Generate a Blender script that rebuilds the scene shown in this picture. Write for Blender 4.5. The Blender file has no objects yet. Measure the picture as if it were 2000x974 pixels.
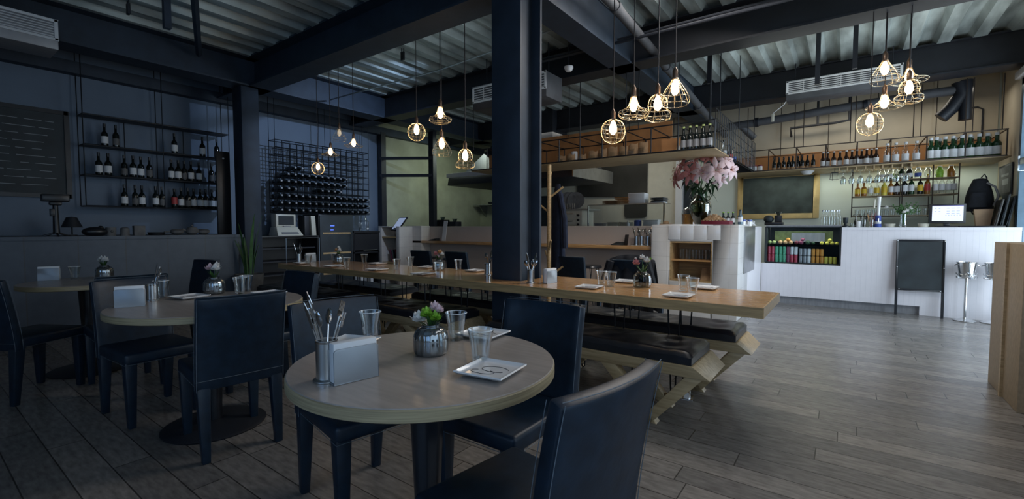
import bpy, math, random
from math import sin, cos, pi, radians as R
from mathutils import Vector, Matrix
random.seed(7)
sc = bpy.context.scene
COL = sc.collection

# ------------------------------------------------------------------ camera
TH, PT, CAMH = R(36.2), R(2.77), 1.2
cam_d = bpy.data.cameras.new('camera'); cam = bpy.data.objects.new('camera', cam_d); COL.objects.link(cam)
cam.location = (0, 0, CAMH); cam.rotation_euler = (pi/2 - PT, 0, TH)
cam_d.sensor_width = 36; cam_d.lens = 36*893/2000; cam_d.clip_start = .05
sc.camera = cam
# ------------------------------------------------------------------ view + world
vs = sc.view_settings
vs.view_transform = 'Standard'; vs.look = 'None'; vs.gamma = 1; vs.exposure = 0.0; vs.use_curve_mapping = False
w = bpy.data.worlds.new('world'); sc.world = w; w.use_nodes = True
w.node_tree.nodes['Background'].inputs[0].default_value = (.55, .75, 1, 1)
w.node_tree.nodes['Background'].inputs[1].default_value = 1.0
sc.cycles.max_bounces = 7; sc.cycles.diffuse_bounces = 4; sc.cycles.glossy_bounces = 3
sc.cycles.transmission_bounces = 4; sc.cycles.transparent_max_bounces = 16; sc.cycles.caustics_reflective = False
sc.cycles.caustics_refractive = False; sc.cycles.sample_clamp_indirect = 3.0
# ------------------------------------------------------------------ large lights
def area(name, loc, rot, sx, sy, power, color):
    l = bpy.data.lights.new(name, 'AREA'); l.shape = 'RECTANGLE'; l.size = sx; l.size_y = sy; l.energy = power; l.color = color
    o = bpy.data.objects.new(name, l); COL.objects.link(o); o.location = loc; o.rotation_euler = rot
    return o
area('door_daylight', (2.35, 6.7, 1.7), (0, R(93), 0), 3.4, 3.2, 170, (.88, .94, 1.0))
area('side_window_daylight', (1.98, .2, 1.75), (0, R(72), 0), 2.6, 4.6, 17, (.90, .95, 1.0))  # fill for the foreground from an unseen, added side window
area('floor_bay_lamp', (.75, 2.2, 3.5), (0, R(-4), 0), .9, 2.4, 13, (1.0, .95, .92))  # overhead fill added to lift the right-hand floor, no lamp there
area('rear_window_dusk', (-.6, -3.42, 1.9), (R(93), 0, 0), 3.4, 2.3, 13, (.07, .36, 1.0))  # blue fill added behind the camera for the navy cast, no known window
area('kitchen_ceiling_lamp', (-4.2, 8.2, 3.15), (0, 0, 0), 3.0, .6, 28, (1.0, .95, .82))  # fill added to bring up the kitchen back wall
area('stove_lamp', (-6.6, 7.6, 2.9), (0, R(30), 0), .8, .8, 16, (.85, 1.0, .85))  # greenish fill added to raise the left kitchen wall, not a real fitting
area('bar_strip_lamp', (.3, 9.0, 3.12), (0, 0, 0), 2.4, .25, 11, (1.0, .93, .8))  # added to brighten the wall behind the bar, no strip fitted
area('under_shelf_lamp', (.1, 9.3, 2.11), (0, 0, 0), 3.0, .12, 8, (.93, 1.0, .88))
area('display_case_lamp', (-.56, 8.42, 1.19), (0, 0, 0), .85, .06, 2.0, (.95, 1.0, .92))  # added inside the case to light up its dark contents
area('table_lamp_row', (-.92, 4.45, 3.5), (R(-8), R(16), 0), 1.8, .7, 62, (1.0, .94, .89))  # invented fill kept out of view, brightens the long table
sl = bpy.data.lights.new('left_wall_spot', 'SPOT'); sl.energy = 190; sl.color = (.50, .68, 1.0); sl.spot_size = R(75); sl.spot_blend = .8; sl.shadow_soft_size = .02  # spot added to lift the wall around the wine rack
so = bpy.data.objects.new('left_wall_spot', sl); COL.objects.link(so); so.location = (-4.4, 4.75, 3.42)
so.rotation_euler = (Vector((-8.1, 4.7, 2.0)) - Vector((-4.4, 4.75, 3.42))).to_track_quat('-Z', 'Y').to_euler()
for nm_, x_, y_, sx_, sy_, p_, c_ in (('cove_uplight_left', -5.0, 1.9, 3.0, 1.6, .8, (.35,.7,1)), ('cove_uplight_middle', -4.8, 4.4, 3.4, 1.4, 1.8, (.5,.8,1)),
                             ('cove_uplight_right', .3, 4.4, 2.3, 1.4, 5.0, (.88,.97,1)), ('cove_uplight_bar', .2, 6.9, 2.6, 1.6, 8.5, (.95,1,.95))):
    area(nm_, (x_, y_, 2.95), (R(180), 0, 0), sx_, sy_, p_, c_)  # unseen upward lamps added per bay to lift the dark deck

# ------------------------------------------------------------------ materials
def mat(name, col, rough=.5, metal=0, noise=0, nscale=8, bump=0, spec=.5, alpha=None, emit=None, stretch=None, col2=None, coat=0):
    m = bpy.data.materials.new(name); m.use_nodes = True; nt = m.node_tree; b = nt.nodes['Principled BSDF']
    b.inputs['Base Color'].default_value = (*col, 1); b.inputs['Roughness'].default_value = rough
    b.inputs['Metallic'].default_value = metal; b.inputs['Specular IOR Level'].default_value = spec
    b.inputs['Coat Weight'].default_value = coat; b.inputs['Coat Roughness'].default_value = .12
    if emit: b.inputs['Emission Color'].default_value = (*emit[0], 1); b.inputs['Emission Strength'].default_value = emit[1]
    if noise or bump or col2:
        tc = nt.nodes.new('ShaderNodeTexCoord'); mp = nt.nodes.new('ShaderNodeMapping'); nt.links.new(tc.outputs['Object'], mp.inputs[0])
        if stretch: mp.inputs['Scale'].default_value = stretch
        n = nt.nodes.new('ShaderNodeTexNoise'); n.inputs['Scale'].default_value = nscale; n.inputs['Detail'].default_value = 5
        nt.links.new(mp.outputs[0], n.inputs['Vector'])
        if noise or col2:
            mx = nt.nodes.new('ShaderNodeMixRGB'); c2 = col2 or tuple(c*(1-noise) for c in col)
            mx.inputs[1].default_value = (*c2, 1); mx.inputs[2].default_value = (*tuple(min(1, c*(1+noise*.5)) for c in col), 1)
            rp = nt.nodes.new('ShaderNodeValToRGB'); rp.color_ramp.elements[0].position = .35; rp.color_ramp.elements[1].position = .65
            nt.links.new(n.outputs[0], rp.inputs[0]); nt.links.new(rp.outputs[0], mx.inputs[0]); nt.links.new(mx.outputs[0], b.inputs['Base Color'])
        if bump:
            bp = nt.nodes.new('ShaderNodeBump'); bp.inputs['Strength'].default_value = bump; bp.inputs['Distance'].default_value = .01
            nt.links.new(n.outputs[0], bp.inputs['Height']); nt.links.new(bp.outputs[0], b.inputs['Normal'])
    return m
def glassmat(name, tint, gloss=.16, rough=.03):
    m = bpy.data.materials.new(name); m.use_nodes = True; nt = m.node_tree; nt.nodes.clear()
    o = nt.nodes.new('ShaderNodeOutputMaterial'); mx = nt.nodes.new('ShaderNodeMixShader')
    t = nt.nodes.new('ShaderNodeBsdfTransparent'); t.inputs[0].default_value = (*tint, 1)
    g = nt.nodes.new('ShaderNodeBsdfGlossy'); g.inputs[0].default_value = (.95, .97, 1, 1); g.inputs[1].default_value = rough
    lw = nt.nodes.new('ShaderNodeLayerWeight'); lw.inputs[0].default_value = gloss
    nt.links.new(lw.outputs['Facing'], mx.inputs[0]); nt.links.new(t.outputs[0], mx.inputs[1]); nt.links.new(g.outputs[0], mx.inputs[2])
    nt.links.new(mx.outputs[0], o.inputs[0]); return m
def brickmat(name, c1, c2, mortar, bw, rh, ms, rough, rot=(0,0,0), offset=.5, noise=.25, nstretch=(1,1,1), nscale=12, bump=.2, spec=.5, stagger=0, coat=0):
    m = bpy.data.materials.new(name); m.use_nodes = True; nt = m.node_tree; b = nt.nodes['Principled BSDF']
    tc = nt.nodes.new('ShaderNodeTexCoord'); mp = nt.nodes.new('ShaderNodeMapping'); nt.links.new(tc.outputs['Object'], mp.inputs[0])
    mp.inputs['Rotation'].default_value = rot
    br = nt.nodes.new('ShaderNodeTexBrick'); nt.links.new(mp.outputs[0], br.inputs[0])
    if stagger:   # every plank row starts at its own random offset
        sx_ = nt.nodes.new('ShaderNodeSeparateXYZ'); nt.links.new(mp.outputs[0], sx_.inputs[0])
        dv = nt.nodes.new('ShaderNodeMath'); dv.operation = 'DIVIDE'; dv.inputs[1].default_value = stagger; nt.links.new(sx_.outputs[1], dv.inputs[0])
        fl = nt.nodes.new('ShaderNodeMath'); fl.operation = 'FLOOR'; nt.links.new(dv.outputs[0], fl.inputs[0])
        wn = nt.nodes.new('ShaderNodeTexWhiteNoise'); wn.noise_dimensions = '1D'; nt.links.new(fl.outputs[0], wn.inputs['W'])
        ml = nt.nodes.new('ShaderNodeMath'); ml.operation = 'MULTIPLY_ADD'; ml.inputs[1].default_value = bw*3; nt.links.new(wn.outputs['Value'], ml.inputs[0]); nt.links.new(sx_.outputs[0], ml.inputs[2])
        cb_ = nt.nodes.new('ShaderNodeCombineXYZ'); nt.links.new(ml.outputs[0], cb_.inputs[0]); nt.links.new(sx_.outputs[1], cb_.inputs[1])
        nt.links.new(cb_.outputs[0], br.inputs[0])
    br.inputs['Color1'].default_value = (*c1, 1); br.inputs['Color2'].default_value = (*c2, 1); br.inputs['Mortar'].default_value = (*mortar, 1)
    br.inputs['Scale'].default_value = 1; br.inputs['Mortar Size'].default_value = ms; br.inputs['Brick Width'].default_value = bw
    br.inputs['Row Height'].default_value = rh; br.offset = offset; br.inputs['Mortar Smooth'].default_value = .1
    mp2 = nt.nodes.new('ShaderNodeMapping'); nt.links.new(tc.outputs['Object'], mp2.inputs[0]); mp2.inputs['Scale'].default_value = nstretch
    n = nt.nodes.new('ShaderNodeTexNoise'); n.inputs['Scale'].default_value = nscale; n.inputs['Detail'].default_value = 8; nt.links.new(mp2.outputs[0], n.inputs[0])
    mr = nt.nodes.new('ShaderNodeMapRange'); mr.inputs[1].default_value = .3; mr.inputs[2].default_value = .7; mr.inputs[3].default_value = 1-noise; mr.inputs[4].default_value = 1+noise
    nt.links.new(n.outputs[0], mr.inputs[0])
    mx = nt.nodes.new('ShaderNodeVectorMath'); mx.operation = 'SCALE'; nt.links.new(br.outputs[0], mx.inputs[0]); nt.links.new(mr.outputs[0], mx.inputs['Scale'])
    nt.links.new(mx.outputs[0], b.inputs['Base Color']); b.inputs['Roughness'].default_value = rough; b.inputs['Specular IOR Level'].default_value = spec
    b.inputs['Coat Weight'].default_value = coat
    bp = nt.nodes.new('ShaderNodeBump'); bp.inputs['Strength'].default_value = bump; bp.inputs['Distance'].default_value = .004; bp.invert = True
    nt.links.new(br.outputs['Fac'], bp.inputs['Height']); nt.links.new(bp.outputs[0], b.inputs['Normal'])
    return m
M = dict(
 floor=brickmat('floor_planks', (.245,.225,.205), (.15,.142,.135), (.05,.047,.043), 1.45, .155, .003, .27, noise=.30, nstretch=(2,7,1), nscale=6, bump=.35, offset=0, stagger=.155),
 wall_left=mat('wall_left_paint', (.14,.185,.25), .7, noise=.06, nscale=2),  # dimness of the left side put into this wall colour
 tan=mat('sand_plaster', (.52,.47,.37), .8, noise=.08, nscale=3),
 barwall=mat('pale_wall_paint', (.70,.76,.68), .6, noise=.04, nscale=2),
 olive=mat('olive_wall', (.36,.37,.27), .7, noise=.15, nscale=3),
 tile=brickmat('white_tile', (.74,.74,.73), (.71,.71,.71), (.55,.55,.54), .2, .2, .002, .18, noise=.03, offset=0, bump=.2, rot=(R(90),0,0)),
 tile_beige=brickmat('beige_tile', (.62,.57,.52), (.59,.55,.5), (.45,.42,.4), .2, .2, .002, .25, noise=.03, offset=0, rot=(R(90),0,0)),
 counterwhite=brickmat('bar_front_white', (.80,.79,.84), (.79,.78,.83), (.68,.68,.73), .06, 3, .0015, .3, noise=.02, offset=0, rot=(R(90),0,0), bump=.1),
 ledge=brickmat('ledge_panels', (.085,.11,.145), (.078,.10,.13), (.08,.09,.1), .42, 3, .006, .5, noise=.08, offset=0, rot=(R(90),R(90),0)),  # ledge colour darkened to carry the shade of the left side
 halfwall=mat('kitchen_half_wall_paint', (.62,.53,.47), .5, noise=.05, nscale=1.5),
 steel_navy=mat('navy_painted_steel', (.024,.038,.060), .6, noise=.2, nscale=6),
 steel_dark=mat('dark_painted_steel', (.014,.017,.024), .5, noise=.2, nscale=5),
 wire=mat('rusty_wire', (.045,.035,.03), .5, metal=.4),
 wireblack=mat('black_wire', (.012,.015,.02), .4, metal=.3),
 deck=mat('galvanised_deck', (.44,.50,.49), .42, metal=.25, noise=.45, nscale=2.2, stretch=(3,.6,1)),
 leather=mat('navy_black_leather', (.008,.021,.040), .42, noise=.25, nscale=20, bump=.12, spec=.45),
 leather_b=mat('black_bench_leather', (.016,.019,.026), .28, noise=.25, nscale=16, bump=.18, spec=.6),
 stitch=mat('pale_stitching', (.12,.15,.18), .6, noise=.2, nscale=60),
 oak=mat('pale_oak', (.50,.38,.22), .42, noise=.28, nscale=4, stretch=(1.2,14,14), col2=(.40,.29,.155)),
 oak_top=mat('round_table_veneer', (.38,.34,.31), .3, noise=.12, nscale=5, stretch=(1.3,10,1), coat=.12),
 oak_edge=mat('plywood_edge', (.40,.33,.20), .45, noise=.3, nscale=5, stretch=(1,1,40)),
 honey=mat('honey_varnished_wood', (.62,.36,.16), .15, noise=.25, nscale=4, stretch=(1,12,12), col2=(.50,.27,.11), coat=.25),
 honey_edge=mat('waxed_wood_edge', (.50,.34,.165), .4, noise=.25, nscale=4, stretch=(1,14,14)),
 shelfwood=mat('shelf_ply', (.44,.33,.19), .5, noise=.2, nscale=4, stretch=(1.5,12,12)),
 backboard=mat('orange_backing_board', (.42,.20,.075), .55, noise=.18, nscale=2.5, stretch=(3,3,1)),
 panelwood=mat('light_wood_panel', (.46,.35,.225), .5, noise=.12, nscale=60, stretch=(1,1,.5)),
 frame_y=mat('pine_frame', (.58,.42,.18), .5, noise=.2, nscale=6),
 board=mat('chalkboard', (.045,.06,.055), .75, noise=.45, nscale=4),
 board_n=mat('dark_chalkboard', (.022,.032,.038), .6, noise=.3, nscale=5),
 chalk=mat('chalk', (.35,.38,.40), .9, noise=.1),
 chrome=mat('polished_steel', (.72,.73,.74), .16, metal=1, noise=.05),
 brushed=mat('brushed_steel', (.55,.57,.58), .32, metal=1, noise=.1),
 kick=mat('grey_kick_board', (.30,.31,.33), .4, metal=.3, noise=.15, nscale=5, stretch=(6,1,1)),
 white=mat('white_plastic', (.74,.75,.76), .35, noise=.03),
 porcelain=mat('white_porcelain', (.80,.81,.82), .15, noise=.02, coat=.4),
 paper=mat('paper_napkin', (.76,.78,.80), .8, noise=.03),
 black=mat('black_plastic', (.012,.014,.018), .35, noise=.1),
 blackcloth=mat('black_cloth', (.010,.012,.018), .85, noise=.3, nscale=20, bump=.4),
 brass=mat('pale_brass_wire', (.72,.62,.44), .3, metal=.8, noise=.1),
 socket=mat('brown_lamp_socket', (.20,.13,.09), .35, metal=.6, noise=.1),
 cord=mat('dark_cord', (.03,.025,.025), .6, noise=.1),
 bulb=mat('glowing_bulb', (1,.8,.5), .3, emit=((1,.70,.38), 14.0)),
 bulb_off=mat('faint_bulb', (.8,.8,.75), .2, emit=((1,.75,.45), .35)),
 green_leaf=mat('green_leaf', (.05,.14,.035), .5, noise=.4, nscale=12),
 dark_leaf=mat('dark_leaf', (.02,.06,.025), .45, noise=.4, nscale=12),
 lime=mat('lime_petal', (.26,.52,.05), .5, noise=.2, nscale=30),
 pink=mat('pink_petal', (.72,.30,.30), .5, noise=.25, nscale=14),
 pinkw=mat('pinkish_white_petal', (.80,.62,.66), .5, noise=.15, nscale=14),
 whitep=mat('white_petal', (.80,.80,.78), .5, noise=.08, nscale=14),
 stamen=mat('rust_stamen', (.4,.12,.03), .6, noise=.1),
 mercury=mat('ribbed_mercury_glass', (.30,.33,.35), .12, metal=.85, noise=.35, nscale=9, stretch=(6,6,1)),
 screen=mat('lit_screen', (.5,.55,.65), .3, emit=((.72,.78,.95), .75)),
 screen_dim=mat('dim_lit_screen', (.4,.45,.55), .3, emit=((.5,.62,.9), .35)),
 screen_ink=mat('screen_marks', (.2,.18,.45), .5, emit=((.25,.22,.6), .4)),
 terracotta=mat('tan_ceramic', (.45,.30,.18), .5, noise=.15),
 cream=mat('cream_enamel', (.62,.60,.50), .35, noise=.05),
 kraft=mat('brown_paper', (.42,.27,.15), .8, noise=.2, nscale=20, bump=.3),
 clear=glassmat('clear_glass', (.93,.95,.95), .36),
 pane=glassmat('window_pane_glass', (.93,.97,.99), .12),
 smoke=glassmat('smoked_glass', (.42,.44,.42), .35),
 greyglass=glassmat('grey_tinted_glass', (.32,.38,.40), .4),
 jarglass=glassmat('lily_vase_glass', (.50,.52,.42), .4),
 bot_dark=mat('dark_wine_glass', (.008,.012,.012), .12, noise=.1, coat=.3),
 bot_green=mat('green_bottle_glass', (.010,.045,.016), .1, noise=.1, coat=.4),
 bot_brown=mat('brown_bottle_glass', (.03,.012,.006), .12, noise=.1, coat=.3),
 amber=mat('amber_liquor', (.32,.13,.02), .15, noise=.1, coat=.4),
 yellowl=mat('yellow_label', (.75,.52,.04), .5, noise=.1),
 labelw=mat('white_label', (.72,.74,.76), .6, noise=.06, nscale=60),
 labelr=mat('red_label', (.45,.05,.05), .5, noise=.1),
 labelp=mat('plum_label', (.24,.05,.10), .5, noise=.1),
 labelb=mat('blue_label', (.04,.08,.34), .5, noise=.1),
 redcan=mat('red_can', (.55,.06,.10), .3, noise=.2, nscale=30),
 greencan=mat('green_can', (.10,.42,.24), .3, noise=.2, nscale=30),
 orange=mat('orange_fruit', (.70,.30,.05), .5, noise=.15, nscale=30),
 peach=mat('peach_fruit', (.72,.42,.20), .5, noise=.2, nscale=20),
 applegreen=mat('green_fruit', (.45,.55,.20), .45, noise=.2, nscale=20),
 lemon=mat('yellow_fruit', (.75,.65,.10), .45, noise=.1, nscale=20),
 maroon=mat('maroon_box', (.16,.015,.03), .4, noise=.1),
 bluemetal=mat('blue_grey_metal', (.10,.16,.21), .35, metal=.4, noise=.1),
 pipegrey=mat('grey_pipe_lagging', (.085,.09,.10), .6, noise=.2, nscale=5),
 coat=mat('navy_cloth', (.008,.014,.035), .9, noise=.3, nscale=20, bump=.4),
 soot=mat('dark_glossy_panel', (.05,.05,.045), .3, noise=.4, nscale=1.2),
 ceram=mat('grey_stone_pot', (.13,.13,.13), .7, noise=.3, nscale=10),
 concrete=mat('grey_pavement', (.6,.6,.6), .8, noise=.1),
 holdergrey=mat('grey_satin_steel', (.30,.32,.34), .4, metal=.5, noise=.05),
 ink=mat('ink_line', (.03,.03,.035), .7, noise=.1),
)

# ------------------------------------------------------------------ mesh helpers
class MB:
    def __init__(s): s.v = []; s.f = []
    def add(s, vs_, fs): k = len(s.v); s.v += [tuple(v) for v in vs_]; s.f += [tuple(i+k for i in f) for f in fs]; return s
    def box(s, x0, y0, z0, x1, y1, z1):
        return s.add([(x0,y0,z0),(x1,y0,z0),(x1,y1,z0),(x0,y1,z0),(x0,y0,z1),(x1,y0,z1),(x1,y1,z1),(x0,y1,z1)],
                     [(3,2,1,0),(4,5,6,7),(0,1,5,4),(1,2,6,5),(2,3,7,6),(3,0,4,7)])
    def hexa(s, b, t):   # two quads (bottom, top) of 4 points, ccw from above
        return s.add(list(b)+list(t), [(3,2,1,0),(4,5,6,7),(0,1,5,4),(1,2,6,5),(2,3,7,6),(3,0,4,7)])
    def tube(s, pts, r, n=6, closed=False, r1=None):
        pts = [Vector(p) for p in pts]; m = len(pts); rings = []
        up0 = None
        for i, p in enumerate(pts):
            if closed: d = (pts[(i+1) % m]-pts[i-1])
            else: d = pts[min(i+1, m-1)]-pts[max(i-1, 0)]
            d = d.normalized() if d.length > 1e-9 else Vector((0,0,1))
            if up0 is None: up0 = Vector((0,0,1)) if abs(d.z) < .9 else Vector((1,0,0))
            a = up0 - d*up0.dot(d)
            if a.length < 1e-4: a = d.orthogonal()
            a.normalize(); up0 = a; b = d.cross(a)
            rr = r if r1 is None else r+(r1-r)*i/max(1, m-1)
            rings.append([p+(a*cos(2*pi*j/n)+b*sin(2*pi*j/n))*rr for j in range(n)])
        vs_ = [q for g in rings for q in g]; fs = []
        for i in range(m if closed else m-1):
            i2 = (i+1) % m
            for j in range(n): fs.append((i*n+j, i*n+(j+1) % n, i2*n+(j+1) % n, i2*n+j))
        if not closed: fs.append(tuple(range(n-1, -1, -1))); fs.append(tuple((m-1)*n+j for j in range(n)))
        return s.add(vs_, fs)
    def bar(s, p, q, r, n=6, r1=None): return s.tube([p, q], r, n, r1=r1)
    def lathe(s, prof, c=(0,0,0), n=20, mod=None, cap=True):
        vs_ = []
        for k, (r, z) in enumerate(prof):
            for j in range(n):
                a = 2*pi*j/n; q = r*(mod(a, k) if mod else 1); vs_.append((c[0]+q*cos(a), c[1]+q*sin(a), c[2]+z))
        fs = []; m = len(prof)
        for i in range(m-1):
            for j in range(n): fs.append((i*n+j, i*n+(j+1) % n, (i+1)*n+(j+1) % n, (i+1)*n+j))
        if cap:
            if prof[0][0] > 1e-4: fs.append(tuple(range(n-1, -1, -1)))
            if prof[-1][0] > 1e-4: fs.append(tuple((m-1)*n+j for j in range(n)))
        return s.add(vs_, fs)
    def sph(s, c, r, n=10, k=7, sz=1, sx=1, sy=1):
        vs_ = []; fs = []
        for i in range(k+1):
            t = pi*i/k
            for j in range(n): vs_.append((c[0]+r*sx*sin(t)*cos(2*pi*j/n), c[1]+r*sy*sin(t)*sin(2*pi*j/n), c[2]-r*sz*cos(t)))
        for i in range(k):
            for j in range(n): fs.append((i*n+j, i*n+(j+1) % n, (i+1)*n+(j+1) % n, (i+1)*n+j))
        return s.add(vs_, fs)
    def prism(s, poly, axis, a, b):
        def P(u, v, t): return {'x': (t, u, v), 'y': (u, t, v), 'z': (u, v, t)}[axis]
        n = len(poly); vs_ = [P(u, v, a) for u, v in poly]+[P(u, v, b) for u, v in poly]
        fs = [tuple(range(n-1, -1, -1)), tuple(range(n, 2*n))]+[(i, (i+1) % n, n+(i+1) % n, n+i) for i in range(n)]
        return s.add(vs_, fs)
    def grid(s, fn, nu, nv, t=0):   # sheet with thickness t from fn(u,v)->Vector
        P = [[Vector(fn(i/nu, j/nv)) for j in range(nv+1)] for i in range(nu+1)]
        N = [[None]*(nv+1) for _ in range(nu+1)]
        for i in range(nu+1):
            for j in range(nv+1):
                du = P[min(i+1, nu)][j]-P[max(i-1, 0)][j]; dv = P[i][min(j+1, nv)]-P[i][max(j-1, 0)]
                c = du.cross(dv); N[i][j] = c.normalized() if c.length > 1e-12 else Vector((0,0,1))
        A = [P[i][j]+N[i][j]*t/2 for i in range(nu+1) for j in range(nv+1)]
        B = [P[i][j]-N[i][j]*t/2 for i in range(nu+1) for j in range(nv+1)]
        W = nv+1; K = len(A); fs = []
        for i in range(nu):
            for j in range(nv):
                a = i*W+j; fs.append((a, a+W, a+W+1, a+1))
                if t: fs.append((K+a, K+a+1, K+a+W+1, K+a+W))
        if t:
            for i in range(nu): fs += [(i*W, K+i*W, K+(i+1)*W, (i+1)*W), (i*W+nv, (i+1)*W+nv, K+(i+1)*W+nv, K+i*W+nv)]
            for j in range(nv): fs += [(j, j+1, K+j+1, K+j), (nu*W+j, K+nu*W+j, K+nu*W+j+1, nu*W+j+1)]
        return s.add(A+(B if t else []), fs)
    def xf(s, mtx):
        s.v = [tuple(mtx @ Vector(v)) for v in s.v]; return s
    def build(s, name, m, parent=None, smooth=False, bevel=0, loc=None, rotz=0, sub=0, seg=2):
        me = bpy.data.meshes.new(name); me.from_pydata(s.v, [], s.f); me.update()
        import bmesh
        bm = bmesh.new(); bm.from_mesh(me); bmesh.ops.remove_doubles(bm, verts=bm.verts, dist=1e-6)
        bmesh.ops.recalc_face_normals(bm, faces=bm.faces)
        if bevel: bmesh.ops.bevel(bm, geom=[e for e in bm.edges if len(e.link_faces) == 2 and e.calc_face_angle(0) > .5], offset=bevel, segments=seg, profile=.5, affect='EDGES', clamp_overlap=True)
        bm.to_mesh(me); bm.free()
        me.materials.append(M[m] if isinstance(m, str) else m)
        if smooth or bevel:
            for p in me.polygons: p.use_smooth = True
            try: me.set_sharp_from_angle(angle=R(38))
            except Exception: pass
        o = bpy.data.objects.new(name, me); COL.objects.link(o)
        if parent: o.parent = parent
        if loc is not None: o.location = loc
        o.rotation_euler = (0, 0, rotz)
        return o
def tag(o, label=None, cat=None, group=None, kind=None):
    if label: o['label'] = label
    if cat: o['category'] = cat
    if group: o['group'] = group
    if kind: o['kind'] = kind
    return o
def thing(name, label, cat, loc=(0,0,0), rotz=0, group=None):
    o = bpy.data.objects.new(name, None); COL.objects.link(o); o.location = loc; o.rotation_euler = (0, 0, rotz)
    o.empty_display_size = .05
    return tag(o, label, cat, group)
def struct(name, mb, m, **k): return tag(mb.build(name, m, **k), kind='structure')
KIDS = {}
def dup(o, loc, rotz=0, label=None, scale=None, group=None):
    def cp(a, par):
        c = a.copy(); COL.objects.link(c)
        if par: c.parent = par
        for ch in [x for x in a.children]: cp(ch, c)
        return c
    c = cp(o, None); c.location = loc; c.rotation_euler = (0, 0, rotz)
    if label: c['label'] = label
    if scale: c.scale = (scale,)*3
    if group: c['group'] = group
    return c
class Proto:    # the first placement moves the original, later ones copy it
    def __init__(s, o): s.o = o; s.used = False
    def put(s, loc, rotz=0, label=None, scale=None, group=None):
        if not s.used:
            s.used = True; o = s.o; o.location = loc; o.rotation_euler = (0, 0, rotz)
            if label: o['label'] = label
            if group: o['group'] = group
            s.src = o; return o
        c = dup(s.o, loc, rotz, label, scale, group)
        return c
ORD = ['first','second','third','fourth','fifth','sixth','seventh','eighth','ninth','tenth','eleventh','twelfth','thirteenth','fourteenth','fifteenth','sixteenth','seventeenth','eighteenth','nineteenth','twentieth']

# ================================================================== SETTING
struct('floor', MB().box(-8.4,-3.2,-.1,3.6,9.9,0), 'floor')
struct('wall_left', MB().box(-8.3,-3.2,0,-8.1,6.26,3.9), 'wall_left')
struct('wall_left_kitchen', MB().box(-8.3,6.26,0,-8.1,9.9,3.9), 'olive')
struct('wall_back', MB().box(-2.45,9.6,0,1.95,9.8,3.9), 'barwall')
struct('wall_back_kitchen', MB().box(-6.2,9.6,0,-2.85,9.8,3.9), 'cream')
struct('wall_back_cooking', MB().box(-8.1,9.6,0,-6.2,9.8,3.9), 'olive')
struct('trim_1', MB().box(-2.85,9.55,0,-2.72,9.8,2.9).box(-2.72,9.55,2.75,-2.45,9.8,2.9), 'white')
struct('door_1', MB().box(-2.72,9.66,0,-2.45,9.8,2.75), 'board_n')
struct('wall_back_upper', MB().box(-2.9,9.57,2.95,1.72,9.6,3.75).box(-2.4,9.57,2.5,1.72,9.6,2.95), 'tan')
struct('wall_rear', MB().box(-8.3,-3.4,0,-2.4,-3.2,3.9).box(1.2,-3.4,0,1.95,-3.2,3.9).box(-2.4,-3.4,0,1.2,-3.2,.6).box(-2.4,-3.4,3.1,1.2,-3.2,3.9), 'tan')
struct('wall_right', MB().box(1.75,8.5,0,1.95,9.8,3.9).box(1.75,-3.4,0,1.95,-2.2,3.9).box(1.75,2.6,0,1.95,5.1,3.9).box(1.75,-2.2,0,1.95,2.6,.4).box(1.75,-2.2,3.1,1.95,2.6,3.9).box(1.75,5.1,3.1,1.95,8.5,3.9), 'tan')
struct('trim_2', MB().box(1.66,5.0,3.06,1.75,8.52,3.15), 'white', bevel=.008)
# glazed door in the right wall
df = MB()
for y in (5.14, 6.2, 7.3, 8.43): df.box(1.72, y-.045, 0, 1.82, y+.045, 3.06)
df.box(1.72,5.1,2.98,1.82,8.48,3.1).box(1.72,5.1,0,1.82,8.48,.1).box(1.72,5.1,1.98,1.82,8.48,2.06)
o = struct('window_1', df, 'bluemetal')
MB().box(1.765,5.1,.1,1.775,8.48,3.0).build('pane', 'pane', o)
MB().bar((1.69,8.3,1.9),(1.69,8.3,2.08),.012).bar((1.69,8.3,1.9),(1.74,8.3,1.9),.01).build('handle', 'chrome', o)
for nm_, b_ in (('window_2', ((1.80,-2.2,.4),(1.81,2.6,3.1))), ('window_3', ((-2.4,-3.31,.6),(1.2,-3.30,3.1)))):  # unseen windows added to go with the side and rear fill lamps
    struct(nm_, MB().box(*b_[0], *b_[1]), 'pane')
struct('exterior_ground', MB().box(1.95,4,-.1,6,9.9,-.02), 'concrete')
# corrugated deck: ribs run towards the bar wall
pr = []; x = -8.3; P = .34
while x < 1.9:
    pr += [(x, 3.60), (x+.13, 3.60), (x+.17, 3.68), (x+.30, 3.68)]; x += P
poly = pr+[(1.95, 3.68), (1.95, 3.76), (-8.3, 3.76)]
struct('ceiling', MB().prism(poly, 'y', -3.3, 9.8), 'deck')
# steel frame
def ibeam(a, b, c, axis, z0, z1, w_, tf=.022, tw=.03):   # centre line c, from a to b
    p = [(c-w_/2,z0),(c+w_/2,z0),(c+w_/2,z0+tf),(c+tw/2,z0+tf),(c+tw/2,z1-tf),(c+w_/2,z1-tf),(c+w_/2,z1),(c-w_/2,z1),(c-w_/2,z1-tf),(c-tw/2,z1-tf),(c-tw/2,z0+tf),(c-w_/2,z0+tf)]
    return MB().prism(p, axis, a, b)
def beam(label, mb, m='steel_navy'): return struct('ceiling_beam', mb, m)
beam('', ibeam(-3.2, 9.6, -7.05, 'y', 3.2, 3.62, .34))
beam('', ibeam(-3.2, 9.6, -2.33, 'y', 3.2, 3.62, .30, tw=.27))
beam('', ibeam(-8.1, 1.75, 3.27, 'x', 3.2, 3.62, .32))
beam('', ibeam(-8.1, 1.75, 5.6, 'x', 3.2, 3.62, .30), 'steel_dark')
beam('', ibeam(-8.1, 1.75, 8.4, 'x', 3.2, 3.62, .34, tw=.26), 'steel_dark')
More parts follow.
